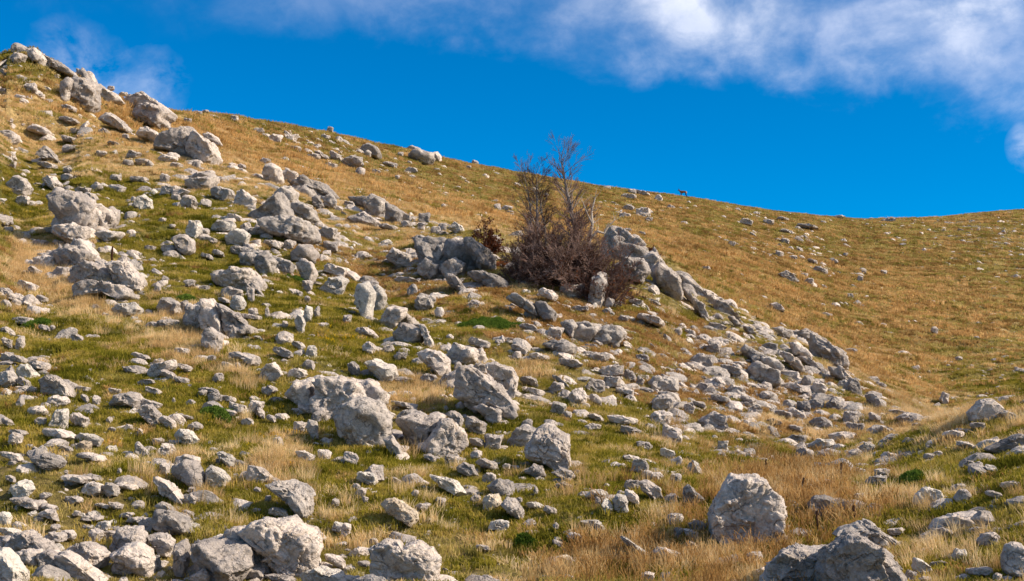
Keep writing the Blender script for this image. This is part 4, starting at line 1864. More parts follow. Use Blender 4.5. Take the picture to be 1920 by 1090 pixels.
# small stones, several tones, dense where the rubble is
CELLV = VIS[:-1, :-1] | VIS[1:, 1:]
AREA = (np.diff(YG)[:, None]) * (np.diff(AL)[None, :]) * YG[:-1, None]
inframe = (np.abs(AL[:-1]) < 0.42)[None, :] & (YG[:-1] > 17)[:, None] & (YG[:-1] < 289)[:, None]
vis_d = CELLV.copy()
for sh in (1, 2, 3):
    vis_d[:-sh] |= CELLV[sh:]
    vis_d[sh:] |= CELLV[:-sh]
vis_d &= inframe


def sample_cells(wt_, n):
    p = (wt_ * vis_d * AREA).ravel()
    p = p / p.sum()
    k = RS.choice(p.size, n, p=p)
    i, j = k // wt_.shape[1], k % wt_.shape[1]
    y = YG[i] + RS.rand(n) * (YG[i + 1] - YG[i])
    al = AL[j] + RS.rand(n) * (AL[j + 1] - AL[j])
    x = al * y
    return x, y, hgt(x, y)


CVG = [c.reshape(ZG.shape)[:-1, :-1] for c in CV]
YC = YG[:-1, None] * np.ones((1, len(AL) - 1))
UVu, UVv = world2pix(XX[:-1, :-1], YY[:-1, :-1], ZG[:-1, :-1])
NEARW = np.minimum(1, (40 / YC) ** 1.3)
BARE = [(900, 590, 70, 28, 12, 1.0), (330, 420, 110, 45, 20, .9), (640, 640, 70, 60, 0, .6), (450, 500, 80, 40, 0, .4), (300, 560, 120, 40, 0, .5), (1150, 800, 100, 25, 20, .7),
        (180, 640, 120, 30, 10, .7), (800, 930, 80, 60, 0, .3), (1650, 680, 120, 25, 25, .6), (1000, 400, 250, 22, 12, .4), (250, 240, 250, 40, 12, .3), (560, 880, 70, 30, 0, .5)]
bare = np.clip(1 - spots(UVu, UVv, BARE), 0.03, 1)
# broken pieces gather round and below the larger rocks
iy, ix = np.arange(0, YC.shape[0], 5), np.arange(0, YC.shape[1], 5)
px0, py0 = XX[:-1, :-1][np.ix_(iy, ix)].ravel(), YY[:-1, :-1][np.ix_(iy, ix)].ravel()
prox = np.zeros(px0.size)
for rx_, ry_, rsz in ROCKS_XY:
    prox = np.maximum(prox, np.exp(-(((px0 - rx_ - .5 * rsz) / (1.9 * rsz + .15)) ** 2 + ((py0 - ry_ + .2) / (1.6 * rsz + .3)) ** 2)) * min(1, rsz / .28))
prox = np.repeat(np.repeat(prox.reshape(len(iy), len(ix)), 5, 0), 5, 1)[:YC.shape[0], :YC.shape[1]]
stone_vars = {}
for tone in 'gwd':
    vs = []
    for k in range(7):
        D, Fc = ICO[3]
        rs = np.random.RandomState(50 + k + ord(tone))
        ax = np.array([1.0, rs.uniform(.45, 1.0), rs.uniform(.35, .95)])
        R = lambda ph: np.full_like(ph, 1.0)
        P = rock_shape(D, R, None, 1.0, 900 + k * 31 + ord(tone), 1.1, 3, 1.0) * ax
        vs.append(mesh_np('stone_%s_%d' % (tone, k), P, Fc, M_ROCK[tone], 'sharp'))
    stone_vars[tone] = vs


def stones(name, tone, w, n, smin, smax, power, label):
    x, y, z = sample_cells(w, n)
    u_ = RS.rand(n)
    s = smin * (smax / smin) ** (u_ ** power)
    s = s * np.clip(y / 45, 0.8, 2.2) ** 0.6
    # keep clear of the larger boulders
    ok = np.ones(n, bool)
    for a in range(0, n, 4000):
        b_ = slice(a, a + 4000)
        d2 = (x[b_, None] - ROCKS_XY[None, :, 0]) ** 2 + (y[b_, None] - ROCKS_XY[None, :, 1]) ** 2
        ok[b_] = (d2 > (0.75 * ROCKS_XY[None, :, 2]) ** 2).all(1)
    x, y, z, s = x[ok], y[ok], z[ok], s[ok]
    m = len(x)
    sc3 = np.stack([s * RS.uniform(.8, 1.5, m), s * RS.uniform(.8, 1.2, m), s * RS.uniform(.6, 1.1, m)], -1)
    nrm = ground_normal(x, y)
    nrm = nrm + RS.normal(size=nrm.shape) * 0.34
    nrm /= np.linalg.norm(nrm, axis=1, keepdims=True)
    rot = align_euler(nrm, RS.normal(size=m) * 0.35)
    scatter(name, np.stack([x, y, z - s * 0.16], -1), rot, sc3, RS.randint(0, 7, m), stone_vars[tone], kind='stuff', label=label, category='stones')
    return m


gr = np.clip(CVG[3], 0, 1.2)
fieldw = (0.06 + 0.80 * gr ** 1.5 + 1.0 * prox) * (0.3 + 0.7 * bare)
nearm = np.clip(1 - (YC - 85) / 30, 0, 1)
stones('loose_stones', 'g', fieldw * NEARW * nearm, 12000, 0.03, 0.36, 3.2, 'loose grey limestone rubble strewn over the slope')
stones('pale_stones', 'w', fieldw * NEARW * nearm * (1.1 - 0.8 * np.clip(gr, 0, 1)), 4200, 0.025, 0.22, 2.5, 'loose whitish limestone fragments strewn over the slope')
stones('dark_stones', 'd', (0.02 + 1.4 * gr ** 2 + .3 * prox) * bare * NEARW * nearm, 1500, 0.07, 0.42, 2.3, 'loose dark grey limestone rubble in the rubble field')
farm = np.clip((YC - 85) / 30, 0, 1)
fo = fbm(np.stack([XX[:-1, :-1].ravel(), YY[:-1, :-1].ravel(), 0 * XX[:-1, :-1].ravel()], 1) * 0.09 + 12, 3).reshape(YC.shape)
FARSPOT = [(620, 280, 80, 22, 15, 1.5), (1530, 490, 120, 35, 30, 1.0), (1370, 450, 60, 14, 10, .8), (830, 360, 120, 25, 15, .5), (1180, 400, 60, 20, 0, .5), (1680, 600, 90, 15, 20, .4), (30, 130, 120, 20, 15, .5),
           (1820, 700, 120, 30, 10, .5), (1120, 550, 60, 30, 10, .4), (100, 260, 160, 70, 10, .6)]
stones('far_stones', 'g', (0.02 + np.clip(fo * 1.5 - .08, 0, 1) * 0.4 + spots(UVu, UVv, FARSPOT) * 0.9 + gr * 0.5) * farm, 6000, 0.04, 0.36, 3.8, 'small pale stones dotting the far hillside')

# ---------------------------------------------------------------- grass and herbs
def blade_patch(name, mat, n, rad, hlo, hhi, w, lean, clumps, seed, curve=0.3, head=0.0, spread=0.12):
    rs = np.random.RandomState(seed)
    V, Fc = [], []
    cc = rs.uniform(-1, 1, (clumps, 2)) * rad * 0.85
    ch = rs.uniform(0.6, 1.15, clumps)
    for i in range(n):
        k = rs.randint(clumps)
        bx_, by_ = cc[k] + rs.normal(size=2) * rad * spread
        h = rs.uniform(hlo, hhi) * ch[k]
        an = rs.uniform(0, 6.283)
        dx, dy = math.cos(an), math.sin(an)
        ln = rs.uniform(0.3, 1.0) * lean * h
        out_ = np.array([bx_, by_]) - cc[k]
        on = np.linalg.norm(out_) + 1e-6
        o2 = out_ / on * 0.6 + rs.normal(size=2) * 0.45
        mx_, my_ = bx_ + o2[0] * ln * 0.4, by_ + o2[1] * ln * 0.4
        tx, ty = bx_ + o2[0] * ln * (1 + curve), by_ + o2[1] * ln * (1 + curve)
        b0 = len(V)
        ww = w * rs.uniform(0.7, 1.3)
        V += [(bx_ - dx * ww, by_ - dy * ww, -0.04), (bx_ + dx * ww, by_ + dy * ww, -0.04),
              (mx_ + dx * ww * .8, my_ + dy * ww * .8, h * 0.6), (mx_ - dx * ww * .8, my_ - dy * ww * .8, h * 0.6)]
        Fc.append((b0, b0 + 1, b0 + 2, b0 + 3))
        hw = ww * (0.25 + head)
        V += [(tx + dx * hw, ty + dy * hw, h), (tx - dx * hw, ty - dy * hw, h)]
        Fc.append((b0 + 3, b0 + 2, b0 + 4, b0 + 5))
    return mesh_np(name, V, Fc, mat)


def patches(name, mat, count, **k):
    return [blade_patch('%s_%d' % (name, i), mat, seed=200 + i * 7 + len(name), **k) for i in range(count)]


P_GREEN = patches('turf', M_GREEN, 6, n=300, rad=0.5, hlo=.03, hhi=.10, w=.009, lean=.8, clumps=22)
P_MIX = patches('mixed', M_MIX, 6, n=230, rad=0.5, hlo=.03, hhi=.11, w=.008, lean=.7, clumps=16)
P_GOLD = patches('gold', M_GOLD, 6, n=210, rad=0.5, hlo=.05, hhi=.17, w=.007, lean=.75, clumps=9)
P_ORNG = patches('herb', M_ORNG, 5, n=160, rad=0.45, hlo=.03, hhi=.12, w=.010, lean=.8, clumps=10, head=.5)
P_YELL = patches('flower', M_YELL, 2, n=26, rad=0.4, hlo=.10, hhi=.16, w=.010, lean=.4, clumps=12, head=1.2)


def grass(name, var, w, n, smin, smax, label, farscale=1.0, clear=0.55, zs=(0.8, 1.25)):
    x, y, z = sample_cells(w, n)
    ok = np.ones(n, bool)
    for a in range(0, n, 4000):
        b_ = slice(a, a + 4000)
        d2 = (x[b_, None] - ROCKS_XY[None, :, 0]) ** 2 + (y[b_, None] - ROCKS_XY[None, :, 1]) ** 2
        ok[b_] = (d2 > (clear * ROCKS_XY[None, :, 2] + 0.12) ** 2).all(1)
    x, y, z = x[ok], y[ok], z[ok]
    m = len(x)
    s = RS.uniform(smin, smax, m) * farscale
    nrm = ground_normal(x, y) * 0.75 + np.array([0, 0, 0.25])
    nrm /= np.linalg.norm(nrm, axis=1, keepdims=True)
    rot = align_euler(nrm, RS.rand(m) * 6.28)
    sc3 = np.stack([s, s, s * RS.uniform(zs[0], zs[1], m)], -1)
    scatter(name, np.stack([x, y, z], -1), rot, sc3, RS.randint(0, len(var), m), var, kind='stuff', label=label, category='grass')


g_, o_, r_, s_ = CVG
ND = np.minimum(1, (45 / YC) ** 1.0)
nm = np.clip(1 - (YC - 105) / 30, 0, 1)
sm = lambda c, lo, hi: np.clip((c - lo) / (hi - lo), 0, 1)
grav = 1 - 0.75 * sm(s_, 0.35, 0.9)
grass('green_turf', P_GREEN, sm(g_, 0.30, 0.8) * ND * nm * grav, 7500, 0.8, 1.4, 'short green turf covering the middle and lower slope')
grass('olive_grass', P_MIX, (0.25 + 0.75 * sm(o_, 0.1, .5)) * (1.15 - sm(g_, .5, 1.1)) * ND * nm * grav, 6500, 0.8, 1.3, 'olive and straw coloured grass over the slope')
grass('golden_grass', P_GOLD, (0.02 + sm(o_, 0.35, 1.0)) * ND * nm * grav * np.where(YC < 45, .6, 1.), 6500, 0.8, 1.3, 'tall dry golden grass on the upper slope and gully')
grass('orange_herbs', P_ORNG, (0.03 + sm(r_, 0.35, 1.0)) * ND * nm * (0.4 + 0.6 * grav), 3000, 0.7, 1.2, 'orange brown autumn herbs between the rocks')
grass('grass_at_stones', P_MIX, np.clip(prox, 0, 1) ** 1.5 * np.minimum(1, (45 / YC)) * (YC < 95), 9000, 0.35, 0.75, 'tufts of grass growing against the rocks', clear=.50)
TUFT = [(510, 872, 38, 28, 0, 1.0), (60, 515, 40, 40, 20, 1.0), (345, 660, 35, 28, 0, .8), (1130, 1055, 80, 22, 0, 1.2), (430, 700, 50, 24, 30, .7), (150, 560, 50, 30, 30, .7), (1500, 930, 90, 40, 0, .35), (1700, 960, 200, 40, 0, .25),
        (1250, 990, 140, 60, 0, .1), (780, 740, 50, 20, 0, .6), (1350, 1060, 160, 40, 0, .35), (300, 620, 60, 30, 0, .4), (360, 900, 160, 60, 0, .15), (700, 960, 200, 80, 0, .12), (1800, 1040, 120, 40, 0, .4), (1780, 780, 160, 18, 0, .4)]
P_TALL = patches('tall', M_GOLD, 4, n=110, rad=0.35, hlo=.18, hhi=.42, w=.005, lean=.45, clumps=6, spread=.2)
grass('tall_dry_tufts', P_TALL, np.clip(spots(UVu, UVv, TUFT), 0, 1.5) * (YC < 85), 800, 0.6, 1.0, 'tall dry straw tufts rising between the rocks', clear=.5)
P_WEED = patches('weed', M_ORNG, 3, n=60, rad=0.35, hlo=.14, hhi=.38, w=.005, lean=.5, clumps=8, head=1.2, spread=.16)
WEED = [(1350, 1040, 170, 50, 0, 1.2), (1480, 930, 110, 60, 0, .8), (1150, 1050, 110, 30, 0, .8), (1560, 960, 90, 40, 0, .6), (1250, 960, 140, 60, 0, .3)]
grass('brown_weeds', P_WEED, np.clip(spots(UVu, UVv, WEED), 0, 1.5) * (YC < 60), 420, 0.7, 1.1, 'brown dry weeds round the giant boulder', clear=.5)
YEL = [(85, 475, 22, 6, 0, 1.5), (615, 630, 60, 20, 0, .5), (560, 870, 60, 12, 0, .1), (420, 800, 120, 50, 0, .04), (120, 400, 80, 10, 0, .2), (700, 650, 60, 20, 0, .2), (380, 870, 100, 30, 0, .08)]
grass('yellow_flowers', P_YELL, np.clip(spots(UVu, UVv, YEL), 0, 1.5), 110, 0.4, 0.8, 'small yellow flowers dotting the green turf')
# far hill: coarse tussocks
fm = np.clip((YC - 90) / 30, 0, 1)
P_FARG = patches('farg', M_FARG, 4, n=130, rad=0.9, hlo=.08, hhi=.26, w=.022, lean=.6, clumps=7, spread=.14)
P_FARM = patches('farm', M_MIX, 4, n=130, rad=0.9, hlo=.06, hhi=.20, w=.024, lean=.7, clumps=9, spread=.14)
P_FARO = patches('faro', M_FARO, 4, n=120, rad=0.8, hlo=.06, hhi=.20, w=.026, lean=.7, clumps=6, spread=.14)
grass('far_golden_tussocks', P_FARG, (0.08 + sm(o_, 0.3, 1.0)) * fm, 4500, 0.8, 1.5, 'golden grass tussocks on the far hillside')
grass('far_olive_grass', P_FARM, (0.4 + sm(g_, 0.2, .8)) * fm, 7000, 0.8, 1.5, 'olive grass on the far hillside')
grass('far_orange_herbs', P_FARO, (0.15 + sm(r_, 0.3, .9)) * fm, 8500, 0.8, 1.4, 'orange brown herb tussocks on the far hillside')


# ---------------------------------------------------------------- bare trees and shrubs
def tubes(segs, sides):
    """segs: list of (p0, p1, r0, r1)"""
    A = np.array([s[0] for s in segs])
    B = np.array([s[1] for s in segs])
    r0 = np.array([s[2] for s in segs])
    r1 = np.array([s[3] for s in segs])
    d = B - A
    d /= np.linalg.norm(d, axis=1, keepdims=True) + 1e-9
    ref = np.where(np.abs(d[:, 2:3]) < 0.9, np.array([[0, 0, 1.0]]), np.array([[1.0, 0, 0]]))
    e1 = np.cross(d, ref)
    e1 /= np.linalg.norm(e1, axis=1, keepdims=True)
    e2 = np.cross(d, e1)
    V = []
    for (C, r) in ((A, r0), (B, r1)):
        for k in range(sides):
            t = 2 * math.pi * k / sides
            V.append(C + (e1 * math.cos(t) + e2 * math.sin(t)) * r[:, None])
    V = np.stack(V, 1).reshape(-1, 3)
    n = len(segs)
    b = (np.arange(n) * 2 * sides)[:, None]
    Fc = []
    for k in range(sides):
        k2 = (k + 1) % sides
        Fc.append(b + np.array([[k, k2, sides + k2, sides + k]]))
    return V, np.concatenate(Fc)


def grow(rs, p, d, length, r, depth, segs, up=0.12, wig=0.16, kids=(4, 6), ang=(0.5, 0.9), ratio=(0.45, 0.7), nseg=5, rmin=0.004, start=.25):
    p = np.array(p, float)
    d = np.array(d, float) / np.linalg.norm(d)
    pts = [(p.copy(), d.copy(), r)]
    for k in range(nseg):
        d = d + rs.normal(size=3) * wig + np.array([0, 0, up])
        d /= np.linalg.norm(d)
        q = p + d * length / nseg
        ra, rb = max(rmin, r * (1 - 0.75 * k / nseg)), max(rmin, r * (1 - 0.75 * (k + 1) / nseg))
        segs[depth].append((p, q, ra, rb))
        p = q
        pts.append((p.copy(), d.copy(), rb))
    if depth + 1 >= len(segs):
        return
    n = rs.randint(kids[0], kids[1] + 1)
    for k in range(n):
        t = rs.uniform(start, 1.0)
        f = t * nseg
        i = min(int(f), nseg - 1)
        a, b = pts[i][0], pts[i + 1][0]
        pos_ = a + (b - a) * (f - i)
        dd = pts[i][1]
        side = rs.normal(size=3)
        side -= dd * side.dot(dd)
        side /= np.linalg.norm(side) + 1e-9
        an = rs.uniform(*ang)
        nd = dd * math.cos(an) + side * math.sin(an)
        grow(rs, pos_, nd, length * rs.uniform(*ratio) * (1.15 - 0.5 * t), max(rmin, pts[i][2] * 0.55), depth + 1, segs, up, wig * 1.1, kids, ang, ratio, max(3, nseg - 1), rmin, start)


def tree(name, base, height, r, seed, label, cat, kids=16, spread=1.0, lean=(0, 0), first=0.22, mats=None, depth=4, clen=0.34, group=None):
    rs = np.random.RandomState(seed)
    segs = [[] for _ in range(depth)]
    p = np.array([0, 0, -0.3])
    d = np.array([lean[0], lean[1], 1.0])
    d /= np.linalg.norm(d)
    n = 14
    pts = []
    for k in range(n):
        d = d + rs.normal(size=3) * np.array([.06, .06, .02])
        d[2] = max(d[2], .8)
        d /= np.linalg.norm(d)
        q = p + d * (height + 0.3) / n
        ra, rb = r * (1 - 0.93 * k / n), r * (1 - 0.93 * (k + 1) / n)
        segs[0].append((p, q, max(ra, .01), max(rb, .008)))
        pts.append((p, q, d.copy(), ra))
        p = q
    for k in range(kids):
        t = first + (1 - first) * (k + rs.uniform(0, 1)) / kids
        f = t * n
        i = min(int(f), n - 1)
        pos_ = pts[i][0] + (pts[i][1] - pts[i][0]) * (f - i)
        an = rs.uniform(0, 6.283)
        el = rs.uniform(0.45, 0.95) * (0.75 + 0.45 * t)
        nd = np.array([math.cos(an) * math.cos(el), math.sin(an) * math.cos(el), math.sin(el)])
        L = height * clen * spread * rs.uniform(.6, 1.1) * (1.05 - 0.42 * t)
        grow(rs, pos_, nd, L, max(0.009, pts[i][3] * 0.36), 1, segs, up=0.05, wig=.06, kids=(5, 8), ang=(.30, .66), ratio=(.42, .66), nseg=5, rmin=0.0034)
    root = obj(name, None, loc=base, label=label, category=cat)
    if group:
        root['group'] = group
    mt = mats or (M_BARK, M_TWIG)
    V, Fc = tubes(segs[0], 7)
    obj('trunk', mesh_np('trunk', V, Fc, mt[0], True), root)
    V, Fc = tubes(segs[1], 4)
    obj('limbs', mesh_np('limbs', V, Fc, mt[0], True), root)
    rest = [s for lv in segs[2:] for s in lv]
    V, Fc = tubes(rest, 3)
    obj('crown', mesh_np('crown', V, Fc, mt[1]), root)
    return root


def at(u, v, back=0.0):
    x, y, z = ray_ground(u, v)
    al = x / y
    y2 = y + back
    return (al * y2, y2, float(hgt(al * y2, y2)))


def px_h(base, v_top):
    """height above the base whose top is seen at row v_top"""
    _, e = pix2ang(960, v_top)
    return float(e * base[1] - base[2])


B0 = at(1060, 545)
YB = B0[1]


def on(u, y):
    """ground point under column u at distance y"""
    al, _ = pix2ang(u, 480)
    x = float(al) * y
    return (x, y, float(hgt(x, y)))


t1 = on(1084, YB + 1.6)
tree('bare_tree', t1, px_h(t1, 288), 0.20, 5, 'tallest leafless tree rising from the right of the dark bush', 'tree', kids=44, first=.36, clen=.27, lean=(.02, 0))
t2 = on(1010, YB + 1.2)
tree('bare_tree', t2, px_h(t2, 318), 0.13, 9, 'leafless forked tree rising from the middle left of the bush', 'tree', kids=32, first=.30, clen=.27, lean=(.05, 0))
t3 = on(992, YB + 2.0)
tree('bare_tree', t3, px_h(t3, 326), 0.10, 12, 'slender leafless tree at the left side of the bush', 'tree', kids=26, first=.30, clen=.28, lean=(-.03, 0))
t4 = on(1026, YB + 2.2)
tree('bare_tree', t4, px_h(t4, 336), 0.09, 21, 'short leafless tree between the slender tree and the tallest', 'tree', kids=22, first=.35, clen=.28, lean=(.02, 0))
# bleached forked snag
t5 = on(1098, YB + 0.9)
rs = np.random.RandomState(4)
H5 = px_h(t5, 372)
sg = [[], [], []]


def chain(pts, r0, r1, lst):
    for k in range(len(pts) - 1):
        a = r0 + (r1 - r0) * k / (len(pts) - 1)
        b = r0 + (r1 - r0) * (k + 1) / (len(pts) - 1)
        lst.append((np.array(pts[k]), np.array(pts[k + 1]), a, b))


mpp = t5[1] / F_PX
chain([(0, 0, -.2), (.05, 0, H5 * .35), (.18, .05, H5 * .55), (.30, .0, H5 * .72), (.26, .0, H5 * .85), (.42, .05, H5)], .11, .03, sg[0])
chain([(.18, .05, H5 * .55), (.5, 0, H5 * .64), (.8, .1, H5 * .62), (1.0, .1, H5 * .70), (1.25, .1, H5 * .76)], .07, .02, sg[1])
chain([(.30, 0, H5 * .72), (.05, -.1, H5 * .84), (-.1, -.1, H5 * .95)], .05, .015, sg[1])
for s_2 in list(sg[0][2:]) + list(sg[1]):
    for _ in range(3):
        grow(rs, s_2[1], rs.normal(size=3) * .5 + np.array([.3, 0, .8]), .5, .014, 2, sg, nseg=3, rmin=.007)
root = obj('dead_tree', None, loc=t5, label='bleached pale dead tree forking right of the tallest bare tree', category='tree')
for nm_, lv, sd_ in (('trunk', 0, 7), ('limbs', 1, 5), ('twigs', 2, 3)):
    V, Fc = tubes(sg[lv], sd_)
    obj(nm_, mesh_np(nm_, V, Fc, M_SNAG, True), root)


def shrub(name, base, stems, rx, rz, seed, label, twig_mat, leaf_mat=None, nleaf=0, depth=3, r=.035, leaf=.05, low=0.15, elmax=1.35, cat='shrub', kids=(6, 9), basew=.35, nostem=False, rmin=.0065):
    rs = np.random.RandomState(seed)
    segs = [[] for _ in range(depth)]
    for k in range(stems):
        an = rs.uniform(0, 6.283)
        el = rs.uniform(low, elmax)
        b = np.array([math.cos(an) * rx * basew * rs.rand(), math.sin(an) * rx * basew * .6 * rs.rand(), -0.1])
        nd = np.array([math.cos(an) * math.cos(el), math.sin(an) * math.cos(el) * .8, math.sin(el)])
        L = 1.0 / math.sqrt((math.cos(el) / rx) ** 2 + (math.sin(el) / rz) ** 2)
        grow(rs, b, nd, L * rs.uniform(.55, .95), r * rs.uniform(.6, 1.2), 0, segs, up=.03, wig=.14, kids=kids, ang=(.3, .9), ratio=(.28, .5), nseg=6, rmin=rmin, start=.3)
    root = obj(name, None, loc=base, label=label, category=cat)
    V, Fc = tubes(segs[0], 5)
    obj('stems', mesh_np('stems', V, Fc, twig_mat, True), root)
    rest = [s for lv in segs[1:] for s in lv]
    V, Fc = tubes(rest, 3)
    obj('twigs', mesh_np('twigs', V, Fc, twig_mat), root)
    if nleaf:
        tips = np.array([s[1] for s in rest])
        k = rs.randint(0, len(tips), nleaf)
        c = tips[k] + rs.normal(size=(nleaf, 3)) * leaf * .8
        a = rs.normal(size=(nleaf, 3))
        a /= np.linalg.norm(a, axis=1, keepdims=True)
        b = np.cross(a, rs.normal(size=(nleaf, 3)))
        b /= np.linalg.norm(b, axis=1, keepdims=True)
        sz = leaf * rs.uniform(.6, 1.3, (nleaf, 1))
        V = np.stack([c - a * sz, c - b * sz * .55, c + a * sz, c + b * sz * .55], 1).reshape(-1, 3)
        Fc = np.arange(nleaf * 4).reshape(-1, 4)
        obj('foliage', mesh_np('foliage', V, Fc, leaf_mat), root)
    return root


bb_ = on(1060, YB + 0.4)
hb = px_h(bb_, 408)
shrub('leafless_bush', (bb_[0] - .1, bb_[1], bb_[2]), 130, 2.2, hb * 1.14, 31, 'broad dark leafless bush under the bare trees', M_TWIG, M_RUST, 2600, depth=3, kids=(10, 14), leaf=.045, low=.02, rmin=.0085)
bb2 = on(1130, YB - 0.3)
shrub('leafless_bush', bb2, 56, 1.35, px_h(bb2, 425) * 1.3, 33, 'right hand leafless thicket above the dark pillar', M_TWIG, M_RUST, 900, depth=3, kids=(8, 12), leaf=.045)
bb3 = on(985, YB + 0.2)
shrub('leafless_bush', bb3, 40, 1.15, px_h(bb3, 440) * 1.3, 35, 'left hand leafless thicket beside the furrowed outcrop', M_TWIG, M_RUST, 250, depth=3, kids=(8, 12), leaf=.04)
r1 = at(908, 478)
shrub('rust_shrub', r1, 22, 0.85, px_h(r1, 408) * 1.05, 41, 'upright rust brown shrub left of the bare trees', M_TWIG, M_RUST, 2600, leaf=.055, low=.5, kids=(5, 8), elmax=1.5)
r2 = at(1218, 476)
shrub('brown_shrub', r2, 18, 0.8, .9, 43, 'small brown shrub behind the sunlit crag', M_TWIG, M_RUST, 500, leaf=.05, low=.2, kids=(5, 7))
r3 = at(938, 500)
shrub('brown_shrub', r3, 9, 0.5, .5, 44, 'tiny rust shrub at the foot of the furrowed outcrop', M_TWIG, M_RUST, 400, leaf=.05, low=.2, kids=(4, 5))


# low evergreen mats
def mat_shrub(u, v, wpx, hpx, seed, label, name='juniper_mat', n=9000):
    rs = np.random.RandomState(seed)
    x, y, z = ray_ground(u, v + hpx * .5)
    s = y / F_PX
    rx, ry = wpx * s / 2, wpx * s / 2 * .62
    rz = 0.28
    ccx, ccy = x, y + ry * .8
    th, q = rs.uniform(0, 6.283, n), np.sqrt(rs.rand(n))
    edge_ = 1 + .25 * np.sin(th * 3 + seed) + .15 * np.sin(th * 7 + 2)
    lx, ly = np.cos(th) * q * rx * edge_, np.sin(th) * q * ry * edge_
    pz = hgt(ccx + lx, ccy + ly)
    bump_ = 0.75 + .6 * fbm(np.stack([lx * 2.2, ly * 2.2, 0 * lx + seed], 1), 3)
    hh = rz * np.sqrt(np.clip(1 - q ** 2, 0, 1)) * bump_ * rs.uniform(.75, 1.05, n)
    c = np.stack([lx, ly, pz - z + hh], 1)
    d = rs.normal(size=(n, 3)) * .6 + np.array([0, 0, .9])
    d /= np.linalg.norm(d, axis=1, keepdims=True)
    b = np.cross(d, rs.normal(size=(n, 3)))
    b /= np.linalg.norm(b, axis=1, keepdims=True)
    L = .05 * rs.uniform(.7, 1.4, (n, 1))
    V = np.stack([c - b * .014, c + b * .014, c + d * L + b * .008, c + d * L - b * .008], 1).reshape(-1, 3)
    root = obj(name, None, loc=(ccx, ccy, z), label=label, category='shrub')
    obj('foliage', mesh_np('foliage', V, np.arange(4 * n).reshape(-1, 4), M_JUNI), root)


mat_shrub(915, 597, 112, 44, 3, 'bright green low juniper mat in the rubble below the trees', n=15000)
mat_shrub(408, 778, 60, 20, 5, 'small dark green mat in the lower left grass', n=5000)
mat_shrub(345, 560, 34, 14, 6, 'dark green moss cushion on the great cracked slab', n=2500)
mat_shrub(205, 561, 24, 14, 8, 'dark green cushion under the tumbled slab outcrop', n=2000)
mat_shrub(985, 1022, 36, 18, 9, 'leafy green cushion in the lower centre grass', n=2000)
mat_shrub(70, 610, 50, 18, 10, 'dark green cushion near the left frame edge', n=3000)
mat_shrub(555, 520, 34, 18, 11, 'green cushion beside the paired humps', n=2500)
mat_shrub(1710, 905, 60, 16, 12, 'green cushion in the right meadow', n=3000)


# dead mullein stalks
def stalk(u, v_base, v_top, seed, label, r=.03):
    rs = np.random.RandomState(seed)
    b = at(u, v_base)
    H = px_h(b, v_top)
    lst = []
    p = np.array([0, 0, -.05])
    n = 10
    for k in range(n):
        q = p + np.array([rs.normal() * .012, rs.normal() * .012, (H + .05) / n])
        t = k / n
        rr = .010 + (r if t > .45 else 0) * (1 - abs(t - .7) * 1.6)
        lst.append((p, q, rr, rr * rs.uniform(.7, 1.2)))
        p = q
    V, Fc = tubes(lst, 6)
    root = obj('mullein_stalk', None, loc=b, label=label, category='dead plant')
    obj('stem', mesh_np('stem', V, Fc, M_STALK, True), root)
    pods = []
    for k in range(90):
        t = rs.uniform(.45, 1)
        c = np.array([0, 0, H * t])
        d = rs.normal(size=3) * np.array([1, 1, .3])
        d /= np.linalg.norm(d)
        pods.append((c, c + d * r * 1.5 * (1.25 - t), .010, .006))
    V, Fc = tubes(pods, 4)
    obj('seed_pods', mesh_np('seed_pods', V, Fc, M_STALK), root)


stalk(210, 522, 462, 1, 'dark dead mullein stalk before the tumbled slab outcrop', .035)
stalk(1603, 982, 948, 2, 'dead stalk in the brown weeds right of the stump rock', .018)
stalk(1533, 1010, 958, 3, 'dead stalk below the stump like rock', .014)
stalk(1436, 898, 862, 4, 'thin dead stalk behind the giant boulder', .012)
stalk(1508, 932, 896, 5, 'thin dead stalk above the stump like rock', .012)
stalk(1577, 905, 868, 6, 'thin dead stalk in the gully grass', .012)
stalk(1467, 912, 890, 7, 'short dead stalk right of the giant boulder', .014)


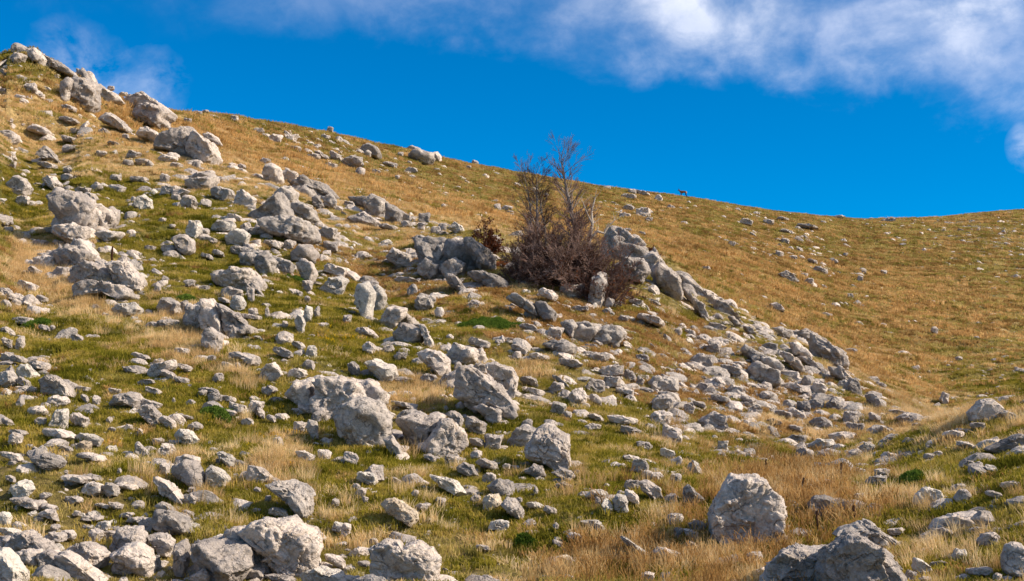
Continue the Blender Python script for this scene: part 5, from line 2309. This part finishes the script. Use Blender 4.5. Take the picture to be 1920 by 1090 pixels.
# ---------------------------------------------------------------- the chamois on the skyline
def chamois():
    cu = 1280.5
    j = int(np.interp(pix2ang(cu, 362)[0], AL, np.arange(len(AL))))
    band = EG[:, j].copy()
    band[(YG < 150) | (YG > 290)] = -9
    i = int(np.argmax(band))
    Y = float(YG[i])
    X = float(AL[j]) * Y
    Z = float(ZG[i, j])
    # local frame: faces left (-x); metres for an animal 0.85 m at the shoulder
    P = {
        'rump': (.52, 0, .72), 'loin': (.30, 0, .78), 'mid': (.02, 0, .76), 'chest': (-.26, 0, .70), 'neck': (-.44, 0, .88), 'poll': (-.58, 0, 1.08), 'face': (-.68, 0, 1.00), 'muzzle': (-.76, 0, .92),
        'tail': (.62, 0, .74),
        'flh': (-.28, -.08, .52), 'flk': (-.33, -.08, .30), 'flf': (-.42, -.08, .0), 'frh': (-.22, .08, .52), 'frk': (-.16, .08, .28), 'frf': (-.17, .08, .0),
        'blh': (.46, -.09, .55), 'blk': (.36, -.09, .40), 'blo': (.50, -.09, .24), 'blf': (.42, -.09, .0), 'brh': (.50, .09, .55), 'brk': (.46, .09, .40), 'bro': (.64, .09, .24), 'brf': (.66, .09, .0)}
    R = {'rump': .17, 'loin': .16, 'mid': .18, 'chest': .19, 'neck': .10, 'poll': .075, 'face': .06, 'muzzle': .04, 'tail': .04,
         'flh': .075, 'flk': .042, 'flf': .032, 'frh': .075, 'frk': .042, 'frf': .032, 'blh': .11, 'blk': .075, 'blo': .042, 'blf': .032, 'brh': .11, 'brk': .075, 'bro': .042, 'brf': .032}
    E = [('mid', 'loin'), ('loin', 'rump'), ('rump', 'tail'), ('mid', 'chest'), ('chest', 'neck'), ('neck', 'poll'), ('poll', 'face'), ('face', 'muzzle'),
         ('chest', 'flh'), ('flh', 'flk'), ('flk', 'flf'), ('chest', 'frh'), ('frh', 'frk'), ('frk', 'frf'),
         ('rump', 'blh'), ('blh', 'blk'), ('blk', 'blo'), ('blo', 'blf'), ('rump', 'brh'), ('brh', 'brk'), ('brk', 'bro'), ('bro', 'brf')]
    keys = list(P)
    # the feet stand on the sloping ground
    def gz(x):
        return float(hgt(np.array([X + x]), np.array([Y]))[0]) - Z
    pts = []
    for k in keys:
        x, y, z = P[k]
        low_ = z < .6
        pts.append((x, y, z + (gz(x) if z < .05 else gz(x) * (1 - z / .6) if low_ else 0)))
    me = bpy.data.meshes.new('chamois_body')
    me.from_pydata(pts, [(keys.index(a), keys.index(b)) for a, b in E], [])
    root = obj('chamois', None, loc=(X, Y, Z - .02), label='brown chamois walking left along the skyline', category='chamois')
    o = obj('body', me, root)
    md = o.modifiers.new('skin', 'SKIN')
    for k, v in zip(keys, me.skin_vertices[0].data):
        v.radius = (R[k] * .85, R[k])
        v.use_root = (k == 'mid')
    sb = o.modifiers.new('smooth', 'SUBSURF')
    sb.levels = sb.render_levels = 2
    m, nt, b = new_mat('chamois_coat', .9)
    tcn = N(nt, 'ShaderNodeTexCoord')
    sp = N(nt, 'ShaderNodeSeparateXYZ')
    nt.links.new(tcn.outputs['Object'], sp.inputs[0])
    legs = ramp(nt, sp.outputs[2], [(.42, (.018, .011, .009)), (.62, (.10, .045, .022))])
    rumpc = mixc(nt, ramp(nt, sp.outputs[0], [(.38, 0.0), (.55, .9)]), legs, (.34, .21, .10))
    up = mixc(nt, ramp(nt, sp.outputs[2], [(.50, 0.0), (.62, 1.0)]), legs, rumpc)
    nt.links.new(up, b.inputs['Base Color'])
    me.materials.append(m)
    hm, nt2, b2 = new_mat('dark_horn', .5)
    b2.inputs['Base Color'].default_value = (.02, .016, .013, 1)
    for s in (-1, 1):
        hs_ = []
        chain([(-.60, .03 * s, 1.12), (-.63, .04 * s, 1.24), (-.62, .05 * s, 1.32), (-.57, .05 * s, 1.33)], .018, .008, hs_)
        V, Fc = tubes(hs_, 6)
        obj('horn', mesh_np('horn', V, Fc, hm, True), root)
        V, Fc = tubes([(np.array((-.56, .05 * s, 1.10)), np.array((-.49, .13 * s, 1.18)), .03, .008)], 5)
        obj('ear', mesh_np('ear', V, Fc, m, True), root)


chamois()
